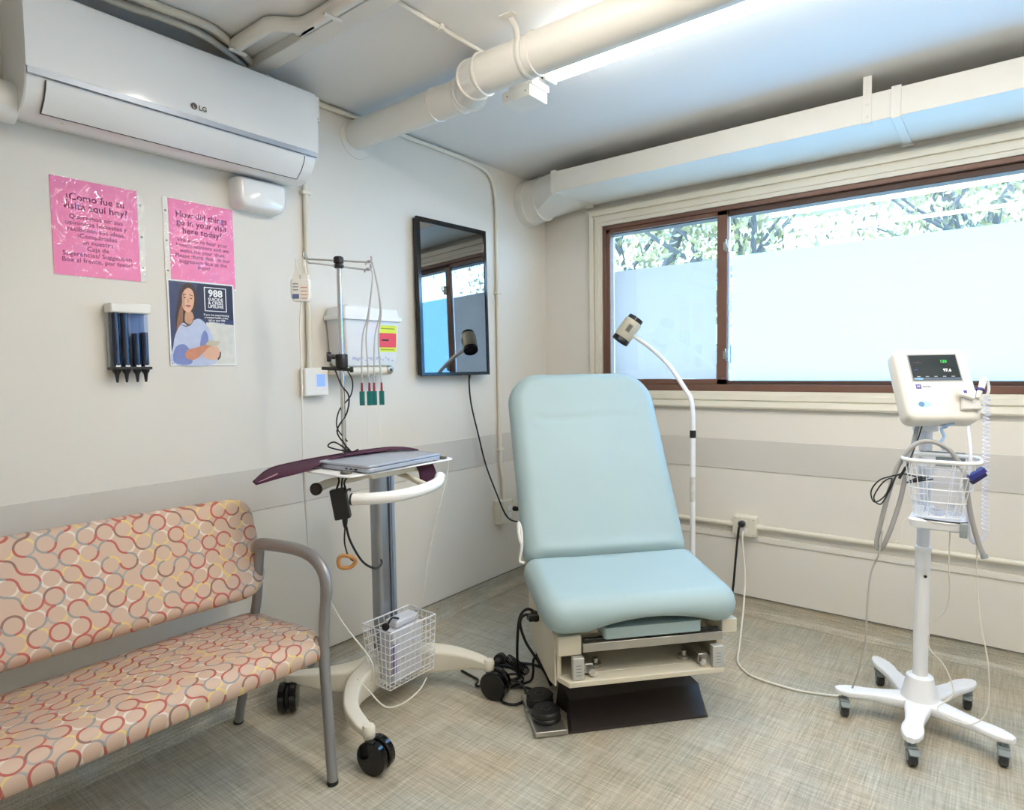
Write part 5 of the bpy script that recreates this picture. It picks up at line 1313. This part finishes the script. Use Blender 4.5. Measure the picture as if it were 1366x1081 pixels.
disc = [(-.058+.022*math.cos(2*PI*k/24), -.074+.011*math.sin(2*PI*k/24)) for k in range(24)]
MB().loft([[mf(u, v, h) for u, v in disc] for h in (.0362, .0370)]).build('oval_sticker', mat('pale_teal_sticker', rgb(170, 208, 222), rough=.4), vm)
MB().loft([[mf(-.066+.0085*math.cos(2*PI*k/20), -.074+.0085*math.sin(2*PI*k/20), h) for k in range(20)] for h in (.0371, .0378)]).build('sticker_emblem', mat('slate_blue_print', rgb(86, 130, 168), rough=.4), vm)
for k in range(2): mquad('fine_print', .0, .05, -.080-k*.006, -.0785-k*.006, .0362, mat('faint_print', rgb(206, 204, 200), rough=.5), None, .0003)
# probe well and thermometer
MB().loft([[mf(u, v, h) for u, v in ((.042, -.098), (.102, -.098), (.106, -.030), (.060, -.030))] for h in (.0362, .050)] ).build('probe_well', mat('well_grey', rgb(200, 198, 194), rough=.45), vm, bevel=.004)
MB().loft([[mf(u, v, h) for u, v in ((.036, -.052), (.078, -.070), (.090, -.040), (.048, -.022))] for h in (.0505, .066)]).build('probe_cover_box', WHITEP, vm, bevel=.003)
mquad('cover_box_print', .050, .060, -.050, -.040, .0664, mat('badge_blue', rgb(78, 80, 158)), None, .0005)
MB().tube([mf(.092, -.062, .056), mf(.112, -.026, .058), mf(.122, .0, .062)], [.006, .009, .010], 12).build('thermometer_probe', WHITEP, vm)
MB().lathe(mf(.104, -.040, .057), [(.013, 0), (.014, .003), (.014, .006), (.012, .008)], 14, (mf(.112, -.026, .058)-mf(.092, -.062, .056))).build('probe_collar', mat('navy_collar', rgb(56, 50, 120), rough=.4), vm)
MB().tube(smooth_path([mf(.122, .0, .062), mf(.130, .004, .060), mf(.140, -.008, .050), mf(.142, -.030, .040), mf(.138, -.045, .030)], 5), .004, 8).build('probe_tail', WHITEP, vm)
q0 = mf(.138, -.045, .030)
cc = []
NT = 34
for k in range(NT*10+1):
    t = k/(NT*10); a = t*NT*2*PI
    c = Vector((q0.x, q0.y, q0.z)).lerp(Vector((2.172, -.79, .735)), t)
    cc.append(c + Vector((math.cos(a)*.0085, math.sin(a)*.0085, 0)))
MB().tube(cc, .0018, 5).build('coiled_cord', mat('lilac_white_cord', rgb(222, 222, 236), rough=.4), vm)
MB().tube(smooth_path([(2.172, -.79, .735), (2.166, -.792, .705), (2.146, -.794, .692), (2.132, -.795, .72), (2.126, -.795, .80), (2.13, -.77, .95), (2.12, -.72, 1.045)], 6), .005, 8).build('cord_tail', MATS['lilac_white_cord'], vm)
MB().box(SX-.035, SX+.035, SY-.03, SY+.03, 1.02, 1.045).build('mount_plate', WHITEM, vm, bevel=.004)
MB().loft([[mf(u, v, -.034) for u, v in rrect(.04, .04, .01, 3)], [Vector((SX+u*.9, SY+v*.7, 1.046)) for u, v in rrect(.035, .035, .01, 3)]]).build('mount_neck', WHITEM, vm, ang=40)

# hoses and leads on the stand
ho = thing('cuff_hose', 'grey blood pressure hose looped over the basket and hanging down left', 'hose', (1.93, -.81, .62))
MB().tube(smooth_path([(1.985, -.70, 1.05), (1.980, -.74, 1.0), (1.965, -.79, .90), (1.950, -.81, .80), (1.925, -.82, .70), (1.905, -.82, .645), (1.893, -.82, .637), (1.888, -.82, .66), (1.900, -.82, .73), (1.920, -.815, .83), (1.945, -.81, .92), (1.985, -.80, .985), (2.03, -.79, .998), (2.075, -.785, .975), (2.105, -.78, .93)], 7), .0072, 10).build('hose', GREYC, ho)
MB().tube(smooth_path([(2.105, -.78, .93), (2.118, -.795, .90), (2.126, -.806, .84), (2.140, -.806, .76), (2.158, -.80, .69), (2.170, -.80, .66)], 6), .0072, 10, ry=.004, up=(0, 1, 0)).build('hose_end', GREYC, ho)
MB().lathe((2.170, -.80, .662), [(.009, 0), (.010, .004), (.010, .012)], 12, (.3, 0, -.95)).build('connector', GREYCAST, ho)
h2 = thing('sensor_tube', 'thin clear grey tubing hanging from the hose bend to the stand foot', 'hose', (1.85, -.78, .1))
MB().tube(smooth_path([(1.905, -.83, .70), (1.895, -.825, .62), (1.870, -.80, .54), (1.860, -.79, .42), (1.855, -.78, .30), (1.835, -.77, .19), (1.815, -.76, .115)], 6), .0030, 8).build('tube', mat('clear_grey_tube', rgb(186, 180, 170), rough=.3), h2)
bl2 = thing('sensor_lead', 'looped black sensor lead dangling beside the stand basket', 'cable', (1.93, -.83, .79))
MB().tube(smooth_path([(1.998, -.71, 1.045), (1.985, -.76, .98), (1.960, -.82, .90), (1.930, -.835, .885), (1.895, -.838, .868), (1.872, -.838, .83), (1.882, -.838, .795), (1.912, -.838, .82), (1.93, -.836, .875), (1.905, -.838, .862), (1.880, -.838, .81), (1.90, -.838, .79), (1.925, -.836, .84), (1.945, -.830, .89), (1.985, -.80, .885), (2.01, -.79, .88)], 6), .0022, 7).build('cord', RUBBER, bl2)
MB().obox((1.958, -.826, .898), (.008, .008, .045), Matrix.Rotation(rad(25), 3, 'Y')).build('tie', BLACK, bl2)
for k in range(14):
    a = k*2.4; r0 = .006+.0025*k
    if k == 0: coilp = []
    coilp.append((2.0+r0*math.cos(a), -.80+.6*r0*math.sin(a), .876+.35*r0*math.sin(a*1.7)))
MB().tube(smooth_path(coilp, 4), .0022, 6).build('bundle', RUBBER, bl2)
bc = thing('blue_clip', 'dark blue finger clip hooked on the basket rim', 'clip', (2.146, -.80, .90))
Rb = Matrix.Rotation(rad(24), 3, 'Z') @ Matrix.Rotation(rad(-38), 3, 'Y')
MB().obox((2.148, -.832, .912), (.050, .020, .018), Rb).build('upper_jaw', BLUEP, bc, bevel=.003)
MB().obox((2.152, -.826, .898), (.048, .018, .012), Rb).build('lower_jaw', mat('navy_jaw', rgb(34, 36, 86), rough=.4), bc, bevel=.003)
bt_ = thing('supply_bag', 'clear plastic supply bag curled inside the stand basket', 'bag', (2.06, -.77, .77))
bag = []
for k in range(9):
    f = k/8; bag.append([(TX+.012+(.050-.018*f*f)*math.cos(2*PI*q/20), TY+(.040-.014*f*f)*math.sin(2*PI*q/20)*(1+.12*math.sin(5*q)), .770+f*.135+.006*math.sin(q*1.7)) for q in range(20)])
MB().loft(bag).build('bag', mat('milky_plastic', rgb(206, 208, 222), rough=.3, alpha=.25, var=.1, scale=30), bt_, ang=80)
bs = thing('blue_strap', 'pale blue twisted strap hanging below the monitor', 'strap', (2.06, -.74, .98))
MB().tube(smooth_path([(2.055, -.735, 1.062), (2.066, -.742, 1.045), (2.052, -.745, 1.035), (2.060, -.75, 1.01), (2.050, -.755, .99), (2.062, -.76, .97)], 6), .0045, 8).build('strap', mat('pale_blue_strap', rgb(150, 184, 220), rough=.4), bs)
MB().tube(smooth_path([(2.04, -.74, 1.052), (2.062, -.742, 1.048), (2.086, -.738, 1.054)], 5), .004, 8).build('bow', MATS['pale_blue_strap'], bs)
cable('thin white cord curling below the left side of the stand tray', [(1.978, -.80, .748), (1.962, -.81, .738), (1.955, -.812, .70), (1.95, -.812, .672), (1.925, -.812, .668), (1.912, -.812, .70), (1.922, -.812, .75), (1.935, -.81, .78), (1.97, -.80, .80)], .0017, m=WHITEC, name='white_lead', cat='cord')
cable('thin white lead drooping from the tray to loop on the stand foot', [(2.085, -.80, .755), (2.083, -.79, .62), (2.086, -.76, .52), (2.075, -.72, .44), (2.04, -.70, .38), (2.03, -.70, .30), (2.075, -.69, .24), (2.10, -.70, .16), (2.06, -.73, .112), (2.09, -.76, .103), (2.15, -.765, .103), (2.19, -.76, .16), (2.19, -.76, .30), (2.165, -.765, .45), (2.155, -.77, .58), (2.152, -.78, .68)], .0019, m=WHITEC, name='white_lead', cat='cord')
